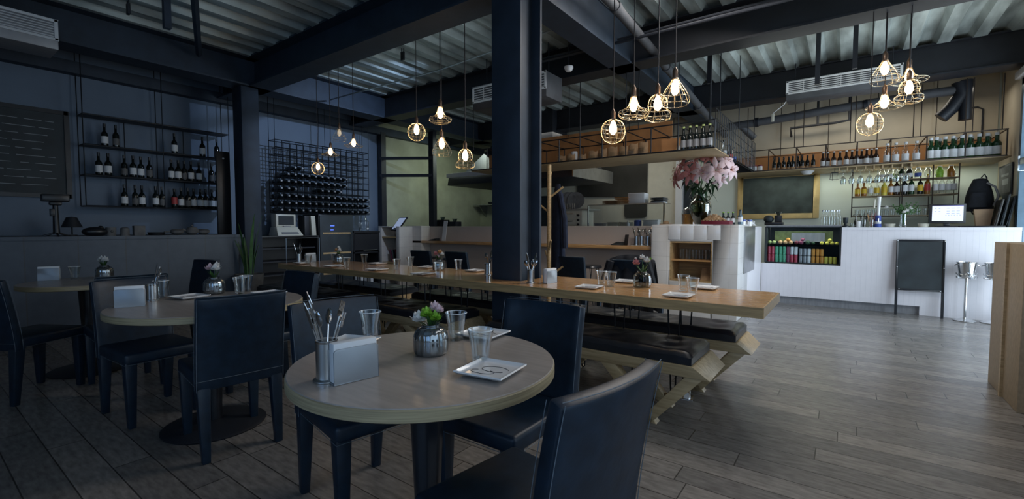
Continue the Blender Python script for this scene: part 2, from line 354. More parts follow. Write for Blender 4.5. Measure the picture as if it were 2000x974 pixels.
beam('', ibeam(-8.1, 1.75, .6, 'x', 3.35, 3.62, .2))
beam('', MB().box(-8.1,-3.2,3.15,-7.95,9.6,3.30), 'steel_navy')
# main column (H section) through the long table, and the pillar by the left wall
struct('column_1', MB().box(-2.5,3.12,0,-2.2,3.15,3.2).box(-2.5,3.42,0,-2.2,3.45,3.2).box(-2.41,3.15,0,-2.29,3.42,3.2), 'steel_navy', bevel=.004)
struct('column_2', MB().box(-7.22,3.02,0,-6.94,3.26,3.2), 'steel_navy', bevel=.01)
struct('column_3', MB().box(-8.06,6.2,0,-7.94,6.32,3.2), 'steel_dark')
# glazing posts and rails between dining room and kitchen
fr = MB().box(-7.16,6.8,0,-7.02,6.9,3.2)
for z in (2.26, 2.62): fr.hexa([(-8.0,6.22,z),(-7.98,6.18,z),(-7.05,6.8,z),(-7.09,6.84,z)], [(-8.0,6.22,z+.06),(-7.98,6.18,z+.06),(-7.05,6.8,z+.06),(-7.09,6.84,z+.06)])
struct('trim_3', fr, 'steel_dark')
# ledge wall on the left
struct('trim_4', MB().box(-7.05,-1.5,0,-6.95,3.0,1.08).box(-8.1,-1.5,1.06,-6.93,3.0,1.1), 'ledge')
# kitchen half wall
struct('wall_kitchen_half', MB().box(-7.8,6.7,0,-2.1,6.85,1.22), 'halfwall', bevel=.01)
struct('trim_5', MB().box(-7.5,6.45,0,-7.02,6.7,1.23), 'tile_beige', bevel=.012)
# bar counter, split round the display case
struct('wall_bar_counter', MB().box(-1.1,8.3,.12,-.06,8.4,.63).box(-.06,8.3,.12,.83,8.4,1.16).box(.83,8.3,0,1.75,8.4,1.16).box(-.06,8.29,1.16,1.75,8.95,1.2)
       .box(-1.08,8.92,0,1.75,8.95,1.16), 'counterwhite')
struct('baseboard_bar', MB().box(-1.1,8.36,0,.83,8.42,.12), 'kick')
# tan box partition at the right
struct('trim_6', MB().box(.92,4.28,0,1.75,5.03,1.09), 'panelwood', bevel=.004)
struct('trim_7', MB().box(.905,4.62,0,.92,4.66,1.09), 'oak')

# ================================================================== FURNITURE
# island clad in white tile, with an open shelf niche
isl = thing('tiled_island', 'white tiled island counter with a wooden niche facing the long table', 'counter', (-1.6,6.35,0))
mb = MB(); X0, X1, D = -.62, .5, .7
mb.box(X0,0,0,-.36,D,1.235).box(.19,0,0,X1,D,1.235).box(-.36,0,0,.19,D,.47).box(-.36,0,1.01,.19,D,1.235).box(-.36,.4,.47,.19,D,1.01)
mb.build('body', 'tile', isl, bevel=.012)
MB().box(X1-.14,D,0,X1,1.93,1.215).build('side_wing', 'counterwhite', isl, bevel=.01)
MB().box(X1,.36,.58,X1+.012,1.2,1.215).build('access_panel', 'brushed', isl, bevel=.003)
MB().box(-.36,.01,.47,-.34,.4,1.01).box(.17,.01,.47,.19,.4,1.01).box(-.34,.01,.99,.17,.4,1.01).box(-.34,.01,.47,.17,.4,.485).box(-.34,.385,.485,.17,.4,.99).build('niche_lining', 'honey_edge', isl)
MB().box(-.34,.02,.745,.17,.385,.765).build('shelf', 'honey', isl)
t_ = MB()
for k in range(4): t_.box(-.38+k*.17,-.004,1.035,-.225+k*.17,.0,1.225)
t_.build('glazed_tile', 'porcelain', isl, bevel=.0015)

# kitchen bar ledge
lg = thing('bar_ledge', 'honey coloured wooden bar ledge fixed along the kitchen half wall', 'shelf', (-4.8,6.45,.88))
MB().box(-2.6,0,0,2.62,.25,.05).build('board', 'honey', lg, bevel=.004)

def hairpin(w_, h, r=.006, tilt=0):
    return MB().tube([(-w_/2,0,h),(-.012,tilt,.012),(0,tilt,.004),(.012,tilt,.012),(w_/2,0,h)], r, 6)
# long communal table, notched round the column
lt = thing('communal_table', 'long honey coloured communal table built round the dark steel column', 'table', (-3.05,3.25,0))
lx = lambda X: X+3.05
ly = lambda Yv: Yv-3.25
T0, T1 = .69, .75
m_ = MB().box(lx(-5.72),ly(2.88),T0,lx(-2.51),ly(3.63),T1).box(lx(-2.51),ly(2.88),T0,lx(-2.19),ly(3.115),T1).box(lx(-2.51),ly(3.455),T0,lx(-2.19),ly(3.63),T1).box(lx(-2.19),ly(2.88),T0,lx(-.37),ly(3.63),T1)
m_.build('tabletop', 'honey', lt)
e_ = MB().box(lx(-5.725),ly(2.872),T0-.002,lx(-.365),ly(2.88),T1-.001).box(lx(-.37),ly(2.88),T0-.002,lx(-.362),ly(3.63),T1-.001)
e_.build('edge_band', 'honey_edge', lt)
for X in (-.95,-1.35,-1.8,-2.9,-3.4,-4.1,-4.9,-5.4):
    for Yv in (3.2, 3.5):
        hairpin(.09, .692).build('leg', 'wireblack', lt, loc=(lx(X), ly(Yv), 0))

# benches
def make_bench():
    L = 1.72
    t = thing('bench', 'bench', 'bench', (0,0,0), 0, 'padded benches along the long table')
    h = L/2
    MB().hexa([(-h+.0,-.2,.325),(h,-.2,.325),(h,.2,.325),(-h,.2,.325)], [(-h+.07,-.23,.40),(h-.09,-.23,.40),(h-.09,.23,.40),(-h+.07,.23,.40)]).build('seat_frame', 'oak', t, bevel=.003)
    def f(u, v):
        x = -h+.08+u*(L-.18); y = -.215+v*.43
        d = .012*sum(math.exp(-(((x-cx)/.05)**2+((y-cy)/.05)**2)) for cx in (-.6,-.2,.2,.6) for cy in (-.09,.09))
        e = min(u, 1-u)*(L-.2); g = min(v, 1-v)*.43; ed = min(e, g)
        return Vector((x, y, .477-d+.003*sin(x*31)*sin(y*23) - (.03*(1-min(1, ed/.04))**2)))
    c = MB(); nu, nv = 64, 18
    top = [[f(i/nu, j/nv) for j in range(nv+1)] for i in range(nu+1)]
    c.grid(lambda u, v: f(u, v), nu, nv)
    # skirt
    ring = [(0, j) for j in range(nv+1)]+[(i, nv) for i in range(1, nu+1)]+[(nu, j) for j in range(nv-1, -1, -1)]+[(i, 0) for i in range(nu-1, 0, -1)]
    k = len(c.v)
    tv = [top[i][j] for i, j in ring]; n = len(ring)
    c.add(tv+[Vector((p.x, p.y, .402)) for p in tv], [(a, (a+1) % n, n+(a+1) % n, n+a) for a in range(n)]+[tuple(range(n, 2*n))])
    c.build('cushion', 'leather_b', t, smooth=True)
    for sx in (-1, 1):
        for y in (-.16, .16):
            ap = sx*(h-.36); v = MB()
            for s_ in (-1, 1):
                a, b, w_ = (ap, .0), (ap+s_*.2, .325), .062
                v.prism([(ap-w_/1.1 if s_ > 0 else ap-.02, 0), (ap+.02 if s_ > 0 else ap+w_/1.1, 0), (ap+s_*.27+w_*.8, .327), (ap+s_*.27-w_*.8, .327)] , 'y', y-.035, y+.035)
            v.build('leg', 'oak', t, bevel=.003)
    return t
bp = Proto(make_bench())
for (x, y, lab) in ((-1.46,2.92,'black padded bench nearest the camera at the right end of the long table'),
                    (-1.36,3.66,'black padded bench on the kitchen side at the right end of the long table'),
                    (-3.42,2.92,'black padded bench behind the left round chair, near side of the long table'),
                    (-3.16,3.68,'black padded bench beyond the column on the kitchen side of the long table'),
                    (-5.0,3.62,'black padded bench at the far left end, kitchen side of the long table'),
                    (-5.2,2.94,'black padded bench at the far left end, near side of the long table')):
    bp.put((x, y, 0), 0, lab)

# leather parsons chair; origin under the seat centre, facing +x
def make_chair():
    t = thing('dining_chair', 'chair', 'chair', (0,0,0), 0, 'stitched leather dining chairs')
    W, Dp = .41, .45
    s = MB(); s.box(-.2,-W/2,.385,.225,W/2,.455); s.build('seat', 'leather', t, bevel=.018, seg=3)
    MB().tube([(-.2,-W/2+.004,.388),(.228,-W/2-.001,.388)], .0014, 4).tube([(.227,-W/2,.388),(.227,W/2,.388)], .0014, 4).tube([(.227,W/2+.001,.388),(-.2,W/2-.003,.388)], .0014, 4).build('seat_stitching', 'stitch', t)
    def bk(u, v):
        y = (v-.5)*(W+.005); z = .37+u*.482
        return Vector((-.215-.07*u**1.5-.03*(1-(2*v-1)**2)*u, y, z))
    b = MB().grid(bk, 10, 12, .042); b.build('backrest', 'leather', t, bevel=.009, smooth=True)
    q = MB()
    def off(u, v, d): p = bk(u, v); return (p.x+d, p.y*1.0+(.004 if v > .5 else -.004), p.z)
    q.tube([off(u/12, .015, -.024) for u in range(13)], .0013, 4).tube([off(u/12, .985, -.024) for u in range(13)], .0013, 4)
    q.tube([(bk(1, v/12).x-.02, bk(1, v/12).y, .857) for v in range(13)], .0013, 4)
    q.tube([(bk(.13, v/12).x-.0235, bk(.13, v/12).y, .37+.13*.485-.01) for v in range(13)], .0013, 4)
    q.tube([off(u/12, .015, .024) for u in range(13)], .0012, 4).tube([off(u/12, .985, .024) for u in range(13)], .0012, 4)
    q.build('back_stitching', 'stitch', t)
    for sx in (-1, 1):
        for sy in (-1, 1):
            x = .19 if sx > 0 else -.205; y = sy*(W/2-.032); xb = x+(.0 if sx > 0 else -.03)
            a, c = .031, .019
            MB().hexa([(xb-c,y-c,0),(xb+c,y-c,0),(xb+c,y+c,0),(xb-c,y+c,0)], [(x-a,y-a,.40),(x+a,y-a,.40),(x+a,y+a,.40),(x-a,y+a,.40)]).build('leg', 'leather', t, bevel=.006)
    return t
cp_ = Proto(make_chair())
def ch(x, y, deg, lab): return cp_.put((x, y, 0), R(deg), lab)
ch(-1.69,1.20,-11,'navy leather chair at the left of the nearest round table, facing it')
ch(-1.13,1.505,-90,'navy leather chair behind the nearest round table, beside the column')
ch(-.712,1.014,172,'navy leather chair in the right foreground with its stitched back to us')
ch(-2.81,1.12,172,'navy leather chair with its back to the nearest round table, second table')
ch(-3.62,.98,4,'navy leather chair on the left side of the second round table')
ch(-3.42,1.62,-88,'navy leather chair behind the second round table, partly behind a chair back')
ch(-5.45,1.72,-80,'navy leather chair standing alone by the pale ledge panels')
ch(-4.45,1.05,178,'navy leather chair between the second and the far left round table')
ch(-4.75,.58,120,'navy leather chair on the near side of the far left round table')
for (x, y, lab) in ((-2.68,5.1,'dark chair under the bar ledge, just right of the coat rack'),(-5.15,5.0,'dark chair under the bar ledge, leftmost, by the tiled pilaster'),
                    (-4.52,5.1,'dark chair under the bar ledge, left of the column'),(-1.85,4.95,'dark chair with a black coat over it, left of the tiled island')):
    ch(x, y, 90, lab)
cb = thing('coat', 'black coat draped over the chair back left of the tiled island', 'coat', (-1.85,4.72,0))
def coatf(u, v):
    y = -.13+.26*u; r = .27+.03*sin(v*9)
    return Vector(((v-.5)*.56*(1-.12*(1-abs(2*u-1))), -.02+.11*(2*u-1)+.012*sin(v*25), .90-.55*(abs(2*u-1))**1.6-.05*(2*v-1)**2))
MB().grid(coatf, 24, 24, .02).build('fabric', 'blackcloth', cb, smooth=True)
MB().tube([(-.2,-.12,.84),(-.27,-.13,.6),(-.25,-.14,.42)], .045, 8).build('sleeve', 'blackcloth', cb, smooth=True)
MB().tube([(.2,-.12,.84),(.27,-.13,.6),(.26,-.14,.42)], .045, 8).build('sleeve', 'blackcloth', cb, smooth=True)

# hairpin bar stools under the ledge
def make_stool():
    t = thing('bar_stool', 'stool', 'stool', (0,0,0), 0, 'hairpin stools under the bar ledge')
    MB().lathe([(.0,.60),(.16,.60),(.165,.615),(.15,.64),(0,.645)], n=24).build('seat', 'leather_b', t, smooth=True)
    for k in range(4):
        a = pi/4+k*pi/2
        hairpin(.1, .60, .006, .06).xf(Matrix.Rotation(a-pi/2, 4, 'Z') @ Matrix.Translation((0,.1,0))).build('leg', 'wireblack', t)
    MB().tube([(.15*cos(2*pi*k/20), .15*sin(2*pi*k/20), .22) for k in range(20)], .005, 5, closed=True).build('foot_ring', 'wireblack', t)
    return t
st = Proto(make_stool())
for x, lab in ((-2.52,'hairpin stool under the ledge, nearest the tiled island'),(-3.05,'hairpin stool under the ledge, second from the tiled island'),(-5.9,'hairpin stool under the ledge, seen left of the column'),(-6.5,'hairpin stool under the ledge, farthest left')):
    st.put((x, 6.15, 0), 0, lab)

# round tables
def make_round(r, name_label):
    t = thing('round_table', name_label, 'table', (0,0,0), 0, 'round pedestal tables')
    MB().lathe([(0,.712),(r-.004,.712),(r,.715),(r,.744),(r-.004,.748),(0,.748)], n=96).build('tabletop', 'oak_edge', t, smooth=True)
    MB().lathe([(0,.748),(r-.003,.748),(r-.005,.7505),(0,.7505)], n=96).build('veneer', 'oak_top', t, smooth=True)
    MB().lathe([(.038,.03),(.045,.3),(.062,.7),(.12,.715)], n=28, mod=lambda a, k: 1+.03*cos(8*a)).build('pedestal', 'leather_b', t, smooth=True)
    MB().lathe([(0,0),(.27,0),(.275,.008),(.26,.016),(.09,.028),(.045,.04),(0,.04)], n=40).build('base', 'steel_dark', t, smooth=True)
    return t
a = make_round(.437, 'pale round table in the foreground set with a vase and plates'); a.location = (-1.15,1.075,0)
a = make_round(.5, 'round table left of the foreground table, a navy chair hiding its right half'); a.location = (-3.08,1.14,0)
a = make_round(.42, 'round table at the far left, partly behind a dark chair'); a.location = (-5.15,.98,0)

# coat rack
cr = thing('coat_rack', 'pale wooden coat rack standing just right of the column', 'coat rack', (-2.9,4.72,0))
MB().bar((0,0,0),(0,0,1.95),.027,12,r1=.024).build('pole', 'honey_edge', cr, smooth=True)
for z, a in ((1.55,.3),(1.38,3.3),(.92,-.9),(.78,2.4),(.6,.4),(1.75,2.0)):
    MB().bar((0,0,z),(cos(a)*.17,sin(a)*.17,z+.13),.012,8).build('peg', 'honey_edge', cr, smooth=True)
for k in range(3):
    a = k*2*pi/3+.4; MB().bar((0,0,.2),(cos(a)*.24,sin(a)*.24,.0),.014,8).build('foot', 'honey_edge', cr, smooth=True)
ct = thing('coat', 'navy coat hanging from the wooden coat rack', 'coat', (-2.84,4.82,0))
def hang(u, v):
    z = 1.72-u*1.02; rr = .03+.06*u**.6
    return Vector((rr*cos(2*pi*v)*1.1+.012*sin(9*2*pi*v/3)*u, rr*.6*sin(2*pi*v)+.01*sin(5*2*pi*v)*u, z))
MB().grid(hang, 16, 30).build('fabric', 'coat', ct, smooth=True)
MB().tube([(.05,-.03,1.6),(.13,-.06,1.3),(.14,-.06,.95)], .035, 8).build('sleeve', 'coat', ct, smooth=True)

# floor power outlet
fo = thing('floor_outlet', 'small metal pop-up power outlet on the floor beyond the near bench', 'outlet', (-.9,3.28,0), R(10))
MB().hexa([(-.05,-.04,0),(.05,-.04,0),(.05,.05,0),(-.05,.05,0)], [(-.045,-.005,.055),(.045,-.005,.055),(.045,.035,.055),(-.045,.035,.055)]).build('housing', 'chrome', fo, bevel=.004)
s_ = MB()
for dx in (-.022,.022): s_.hexa([(dx-.016,-.0405,.008),(dx+.016,-.0405,.008),(dx+.016,-.036,.006),(dx-.016,-.036,.006)], [(dx-.016,-.014,.045),(dx+.016,-.014,.045),(dx+.016,-.01,.043),(dx-.016,-.01,.043)])
s_.build('socket', 'white', fo)
MB().box(-.065,-.05,0,.065,.06,.005).build('rim', 'chrome', fo, bevel=.002)
MB().box(-.0,-.0,0,.34,.2,.02).build('floor_tray', 'black', loc=(-2.6,2.15,0), bevel=.004)
tag(bpy.data.objects['floor_tray'], 'flat black tray on the floor between the near bench legs', 'tray')

# ================================================================== PENDANT LAMPS
def spin(prof, nv=12, nr=None, r=.0016):
    m = MB()
    for k in range(nv):
        a = 2*pi*k/nv; m.tube([(q*cos(a), q*sin(a), z) for q, z in prof], r, 4)
    for q, z in (nr or []): m.tube([(q*cos(2*pi*k/24), q*sin(2*pi*k/24), z) for k in range(24)], r, 4, closed=True)
    return m
def smoothp(P, n=14):
    out = []
    for i in range(n+1):
        t = i/n*(len(P)-1); k = min(int(t), len(P)-2); f = t-k
        p0, p1, p2, p3 = P[max(k-1,0)], P[k], P[k+1], P[min(k+2,len(P)-1)]
        out.append(tuple(.5*((2*p1[j])+(-p0[j]+p2[j])*f+(2*p0[j]-5*p1[j]+4*p2[j]-p3[j])*f*f+(-p0[j]+3*p1[j]-3*p2[j]+p3[j])*f**3) for j in (0,1)))
    return out
SH = {
 'globe': ([(.02,0),(.075,-.03),(.10,-.10),(.075,-.17),(.02,-.2)], [(.075,-.03),(.098,-.07),(.1,-.10),(.098,-.13),(.075,-.17),(.02,-.2)]),
 'flared': ([(.02,0),(.035,-.06),(.06,-.10),(.115,-.125),(.12,-.15),(.09,-.175),(.045,-.18)], [(.035,-.06),(.06,-.10),(.115,-.125),(.12,-.15),(.09,-.175),(.045,-.18)]),
 'bell': ([(.02,0),(.06,-.03),(.075,-.08),(.07,-.12),(.10,-.15),(.095,-.19),(.06,-.205)], [(.06,-.03),(.075,-.08),(.07,-.12),(.10,-.15),(.095,-.19),(.06,-.205)]),
 'teardrop': ([(.02,0),(.035,-.03),(.075,-.09),(.105,-.15),(.105,-.18),(.095,-.2)], [(.035,-.03),(.085,-.11),(.105,-.15),(.095,-.2)]),
 'hat': ([(.02,0),(.03,-.04),(.045,-.07),(.09,-.10),(.14,-.115),(.12,-.13)], [(.03,-.04),(.045,-.07),(.09,-.1),(.14,-.115),(.12,-.13)]),
}
def pendant(kind, x, y, zc, top, lab, group, s=1.0, lit=True):
    t = thing('pendant_lamp', lab, 'pendant lamp', (x, y, zc), random.random(), group)
    H = .1*s
    prof, rings = SH[kind]
    prof = [(q*s, z*s+H) for q, z in smoothp(prof)]; rings = [(q*s, z*s+H) for q, z in rings]
    spin(prof, 12, rings, .0017*s).build('cage', 'brass', t)
    MB().lathe([(.018*s,H-.01),(.02*s,H+.0),(.02*s,H+.055*s),(.012*s,H+.07*s),(.004,H+.085*s)], n=12).build('socket', 'socket', t, smooth=True)
    MB().lathe([(.010*s,H-.012),(.02*s,H-.03*s),(.031*s,H-.07*s),(.029*s,H-.10*s),(.014*s,H-.125*s),(0,H-.13*s)], n=14).build('bulb', 'bulb' if lit else 'bulb_off', t, smooth=True)
    MB().bar((0,0,H+.08*s),(0,0,top-zc),.0045,5).build('cord', 'cord', t)
    return t
g = 'caged lamps over the long table'
for k, x, y, z, lab in (('teardrop',-1.0,3.3,2.15,'lit teardrop cage pendant, highest of the four right of the column'),('flared',-1.30,3.3,2.08,'lit flared cage pendant, second from left right of the column'),
                       ('bell',-1.12,3.3,2.06,'lit bell cage pendant between the flared and the teardrop ones'),('globe',-1.46,3.3,1.93,'lit globe cage pendant, lowest of the four right of the column')):
    pendant(k, x, y, z, 3.2 if False else 3.62, lab, g, .92)
g = 'caged lamps left of the column'
for k, x, y, z, lab in (('flared',-3.75,3.75,2.46,'lit flared cage pendant, highest left of the column'),('globe',-4.2,3.8,2.34,'lit globe cage pendant left of the column, leftmost of its four'),
                       ('teardrop',-3.78,3.8,2.13,'lit teardrop cage pendant left of the column'),('bell',-3.42,3.8,1.96,'lit bell cage pendant nearest the column, lowest of its four')):
    pendant(k, x, y, z, 3.62, lab, g, 1.05)
g = 'dim lamps before the wine rack'
for k, x, y, z, lit, lab in (('globe',-5.75,3.45,1.99,1,'dim globe cage lamp before the wine rack, lowest of four'),('hat',-5.45,3.45,2.16,1,'dim lamp with a wide hat cage before the wine rack'),
                            ('hat',-4.95,3.45,2.22,1,'dim lamp with a wide cage, rightmost before the wine rack'),('teardrop',-5.25,3.45,2.38,0,'unlit pendant bulb highest before the wine rack')):
    pendant(k, x, y, z, 3.62, lab, g, .8, bool(lit))
g = 'caged lamps by the bar'
for k, x, y, z, lab in (('teardrop',.245,5.6,2.66,'lit teardrop cage pendant, highest of the five by the bar'),('hat',.43,5.75,2.60,'lit cone cage pendant at the right, just above the bell one'),
                       ('bell',.42,5.55,2.44,'lit bell cage pendant, lower right of the five by the bar'),('hat',.25,5.6,2.35,'lit wide hat cage pendant in the middle of the five by the bar'),
                       ('globe',.145,5.5,2.17,'lit globe cage pendant, lowest of the five by the bar')):
    pendant(k, x, y, z, 3.2 if y < 5.75 else 3.62, lab, g, 1.05)
struct('wall_back_door_head', MB().box(-2.9,9.62,2.75,-2.45,9.8,3.9), 'tan')

# ================================================================== SERVICES UNDER THE CEILING
def single(mb, name, m, label, cat, group=None, **k): return tag(mb.build(name, m, **k), label, cat, group)
t = thing('lagged_pipe', 'thick grey pipe running beside the big beam towards the bar', 'pipe', (-1.93,0,0))
MB().bar((0,3.45,3.42),(0,4.4,3.40),.05,14).bar((0,4.4,3.40),(0,8.2,3.05),.05,14).bar((0,8.2,3.05),(0,9.5,2.95),.05,14).build('pipe', 'pipegrey', t, smooth=True)
for y, z in ((4.4,3.4),(6.0,3.252),(7.6,3.10)):
    MB().bar((0,y-.03,z+.002),(0,y+.03,z-.002),.06,14).build('collar', 'pipegrey', t, smooth=True)
t = thing('drain_pipe', 'dark horizontal pipe high across the wall above the bar bottles', 'pipe', (-.4,8.85,3.0))
MB().tube([(-1.35,0,-.03),(-.6,0,.0),(0,0,.04),(1.3,0,.10),(1.62,0,.1)], .065, 14).build('pipe', 'pipegrey', t, smooth=True)
MB().bar((.55,0,.05),(.6,0,.055),.082,14).bar((-.92,0,-.01),(-.87,0,-.01),.08,14).bar((1.12,0,.09),(1.15,0,.09),.085,14).build('collar', 'steel_dark', t, smooth=True)
MB().bar((-1.15,0,-.02),(-.95,.15,-.24),.055,12).build('stub', 'pipegrey', t, smooth=True)
t = thing('duct_elbow', 'dark duct splitting into two hanging stubs near the right wall', 'duct', (1.22,8.85,3.1))
MB().tube([(-.02,0,.1),(0,0,-.08),(-.1,0,-.25),(-.2,0,-.36)], .085, 14).build('slanted_stub', 'steel_dark', t, smooth=True)
MB().tube([(.05,0,.12),(.05,0,-.1),(.05,0,-.42)], .07, 14).build('vertical_stub', 'steel_dark', t, smooth=True)
single(MB().tube([(-.84,9.5,2.80),(-.84,9.35,2.92),(-.2,9.35,2.93),(-.02,9.35,2.95),(-.02,9.35,3.15),(-.02,9.35,3.4)], .02, 8).bar((-.45,9.35,2.92),(-.45,9.35,3.4),.018,8), 'conduit', 'steel_dark', 'thin dark conduit bent along the sand wall above the beers', 'conduit', smooth=True)
single(MB().tube([(1.2,9.555,2.95),(1.5,9.555,2.97),(1.56,9.555,2.93),(1.56,9.555,2.53)], .012, 6), 'conduit', 'steel_dark', 'thin conduit dropping beside the duct stubs at the right', 'conduit', smooth=True)
single(MB().bar((-3.6,5.0,3.3),(.9,5.0,3.3),.018,8).bar((-3.6,5.06,3.36),(.9,5.06,3.36),.014,8), 'sprinkler_pipe', 'steel_dark', 'thin dark pipe crossing under the big beam right of the column', 'pipe', smooth=True)
single(MB().tube([(-2.0,4.55,3.62),(-1.6,4.6,3.5),(-1.0,4.62,3.56),(-.6,4.6,3.6)], .011, 6), 'conduit', 'brushed', 'pale flexible conduit looping under the deck above the pendants', 'conduit', smooth=True)
single(MB().tube([(-6.95,4.4,3.3),(-4.6,4.55,3.35),(-3.4,4.5,3.38),(-2.46,4.45,3.4)], .012, 6), 'conduit', 'brushed', 'pale thin pipe under the deck left of the column', 'conduit', smooth=True)
for x, y, z, l in ((-.35,6.9,3.1,'square dark hanger rod left of the louvred unit'),(.02,6.9,3.22,'short hanger rod with clamp above the louvred unit'),(-1.5,6.4,3.2,'short dark hanger beside the lagged pipe')):
    single(MB().box(x-.025,y-.025,z-.13,x+.025,y+.025,3.74), 'hanger_rod', 'steel_dark', l, 'hanger')
for x, y, l in ((-6.2,1.6,'small padlock shaped hook under the deck at upper left'),(-4.9,4.2,'small padlock shaped hook under the deck before the left lamps')):
    single(MB().box(x-.03,y-.012,3.45,x+.03,y+.012,3.56).tube([(x-.022,y,3.56),(x-.022,y,3.64),(x,y,3.66),(x+.022,y,3.64),(x+.022,y,3.56)],.006,6).bar((x,y,3.66),(x,y,3.73),.004,5), 'hook', 'steel_dark', l, 'hook')
t = thing('brace', 'dark diagonal steel brace under the deck at upper left', 'brace', (0,0,0))
MB().bar((-6.9,2.5,3.45),(-4.0,1.4,3.6),.035,4).build('bar', 'steel_navy', t)
MB().box(-5.62,1.72,3.2,-5.56,1.78,3.74).build('hanger', 'steel_navy', t)
def sprinkler(x, y, z, l):
    t = thing('smoke_detector', l, 'detector', (x, y, z))
    MB().lathe([(0,-.05),(.035,-.045),(.055,-.01),(.055,.01),(0,.01)], n=18).build('head', 'white', t, smooth=True)
    MB().bar((0,0,.01),(0,0,3.74-z),.006,6).build('stem', 'steel_dark', t)
sprinkler(-2.8,5.0,3.15,'small white detector hanging right of the column')
sprinkler(-.95,3.2,3.52,'small white detector at the top edge above the pendants')
sprinkler(-5.0,7.3,2.9,'small cream wall lamp head in the kitchen gloom')
# air conditioners
def aircon(label, x0, x1, y0, y1, z0, z1, face):
    t = thing('air_conditioner', label, 'air conditioner', ((x0+x1)/2, (y0+y1)/2, z0))
    cx, cy = (x0+x1)/2, (y0+y1)/2; hx, hy, h = (x1-x0)/2, (y1-y0)/2, z1-z0
    MB().box(-hx,-hy,.0,hx,hy,h).build('case', 'pipegrey' if face == '-y' and hx > .5 else 'kick', t, bevel=.01)
    f = MB(); s_ = MB()
    if face == '-y':
        f.box(-hx,-hy-.012,h*.30,hx,-hy,h*.38).box(-hx,-hy-.012,h-.025,hx,-hy,h).box(-hx,-hy-.012,h*.3,-hx+.03,-hy,h).box(hx-.03,-hy-.012,h*.3,hx,-hy,h)
        n = 6
        for k in range(n):
            z = h*.42+k*(h*.5)/(n-1); s_.box(-hx+.03,-hy-.01,z-.004,hx-.03,-hy-.001,z+.004)
        for k in range(1, 6): x = -hx+k*2*hx/6; s_.box(x-.003,-hy-.012,h*.38,x+.003,-hy-.002,h-.02)
    else:
        f.box(hx,-hy,h*.30,hx+.012,hy,h*.38).box(hx,-hy,h-.025,hx+.012,hy,h).box(hx,-hy,h*.3,hx+.012,-hy+.03,h).box(hx,hy-.03,h*.3,hx+.012,hy,h)
        for k in range(7):
            z = h*.42+k*(h*.5)/6; s_.box(hx+.001,-hy+.03,z-.004,hx+.01,hy-.03,z+.004)
    f.build('grille_frame', 'white', t, bevel=.003); s_.build('louvre', 'white', t)
    hg = MB()
    for a in (-.85, .85): hg.bar((a*hx,0,h),(a*hx,0,3.62-z0),.008,6)
    hg.build('hanger', 'steel_dark', t) if face == '-y' else None
    if face != '-y': MB().box(-hx,-hy,h,hx,-hy+.03,3.3-z0).box(-hx,hy-.03,h,hx,hy,3.3-z0).build('bracket', 'steel_dark', t)
aircon('long white louvred air conditioner hanging above the bar', -.78,.53,7.88,8.2,3.06,3.33,'-y')
aircon('white air conditioner hanging behind the column', -4.35,-3.12,5.0,5.4,2.86,3.18,'-y')
aircon('air conditioner case at the upper left corner by the beam', -7.0,-6.6,-.3,1.12,3.02,3.32,'+x')
for x, l in ((-.95,'pale tag hanging at the left end of the louvred unit'),):
    t = thing('hanging_tag', l, 'tag', (x,7.95,2.86)); MB().box(-.02,-.008,-.07,.02,.008,.05).build('plate', 'cream', t, bevel=.004); MB().tube([(0,0,.05),(.05,0,.09),(.14,0,.16),(.19,0,.24)], .005, 5).build('string', 'white', t)

# ================================================================== HANGING WIRE SHELVES
def frame_rods(m, xs, y0, y1, z0, z1, r=.0085, top=3.62, up=True):
    for x in xs:
        m.bar((x,y0,z0),(x,y0,z1),r,5).bar((x,y1,z0),(x,y1,z1),r,5).bar((x,y0,z0),(x,y1,z0),r,5).bar((x,y0,z1),(x,y1,z1),r,5)
# over the bar
bs = thing('hanging_bar_shelf', 'long hanging wire shelf with bottles above the bar', 'shelf', (0,0,0))
m = MB(); xs = [-1.08+.39*k for k in range(8)]
frame_rods(m, xs, 8.66, 9.55, 2.14, 2.48); m.bar((-1.7,8.66,2.48),(1.66,8.66,2.48),.0085,5).bar((-1.7,9.55,2.48),(1.66,9.55,2.48),.0085,5).bar((-1.7,8.66,2.14),(1.66,8.66,2.14),.009,5).bar((-1.7,8.66,2.14),(-1.7,8.66,2.48),.0085,5)
for x in (-1.4,-.72,-.6,.0,.06,.72,.8,1.25,1.32,1.6): m.bar((x,8.66,2.48),(x,8.66,3.2),.0065,5); 
for x in (-1.0,-.3,.35,1.05): m.bar((x,9.5,2.48),(x,9.5,3.62),.0065,5)
m.build('wire_frame', 'wire', bs)
MB().box(-1.72,8.665,2.12,1.70,9.56,2.135).build('board', 'shelfwood', bs, bevel=.002)
MB().box(-1.72,9.545,2.145,1.70,9.565,2.50).build('backing_board', 'backboard', bs)
# over the kitchen pass
ks = thing('hanging_pass_shelf', 'hanging wire shelf with paper bags over the kitchen pass', 'shelf', (0,0,0))
m = MB(); xs = [-1.28]+[-1.7-.335*k for k in range(11)]
frame_rods(m, xs, 5.76, 6.5, 2.14, 2.46)
for z in (2.14, 2.46): m.bar((-5.05,5.76,z),(-1.28,5.76,z),.009,5).bar((-5.05,6.5,z),(-1.28,6.5,z),.0085,5)
for x in (-1.33,-1.7,-2.2,-2.37,-3.04,-3.7,-4.38,-5.0): m.bar((x,5.76,2.46),(x,5.76,3.74),.0065,5)
for x in (-1.5,-2.6,-3.6,-4.7): m.bar((x,6.45,2.6),(x,6.45,3.74),.0065,5)
m.build('wire_frame', 'wireblack', ks)
MB().box(-5.05,5.765,2.12,-1.27,6.52,2.134).build('board', 'shelfwood', ks, bevel=.002)
MB().box(-5.05,6.5,2.135,-2.0,6.52,2.68).build('backing_board', 'backboard', ks)
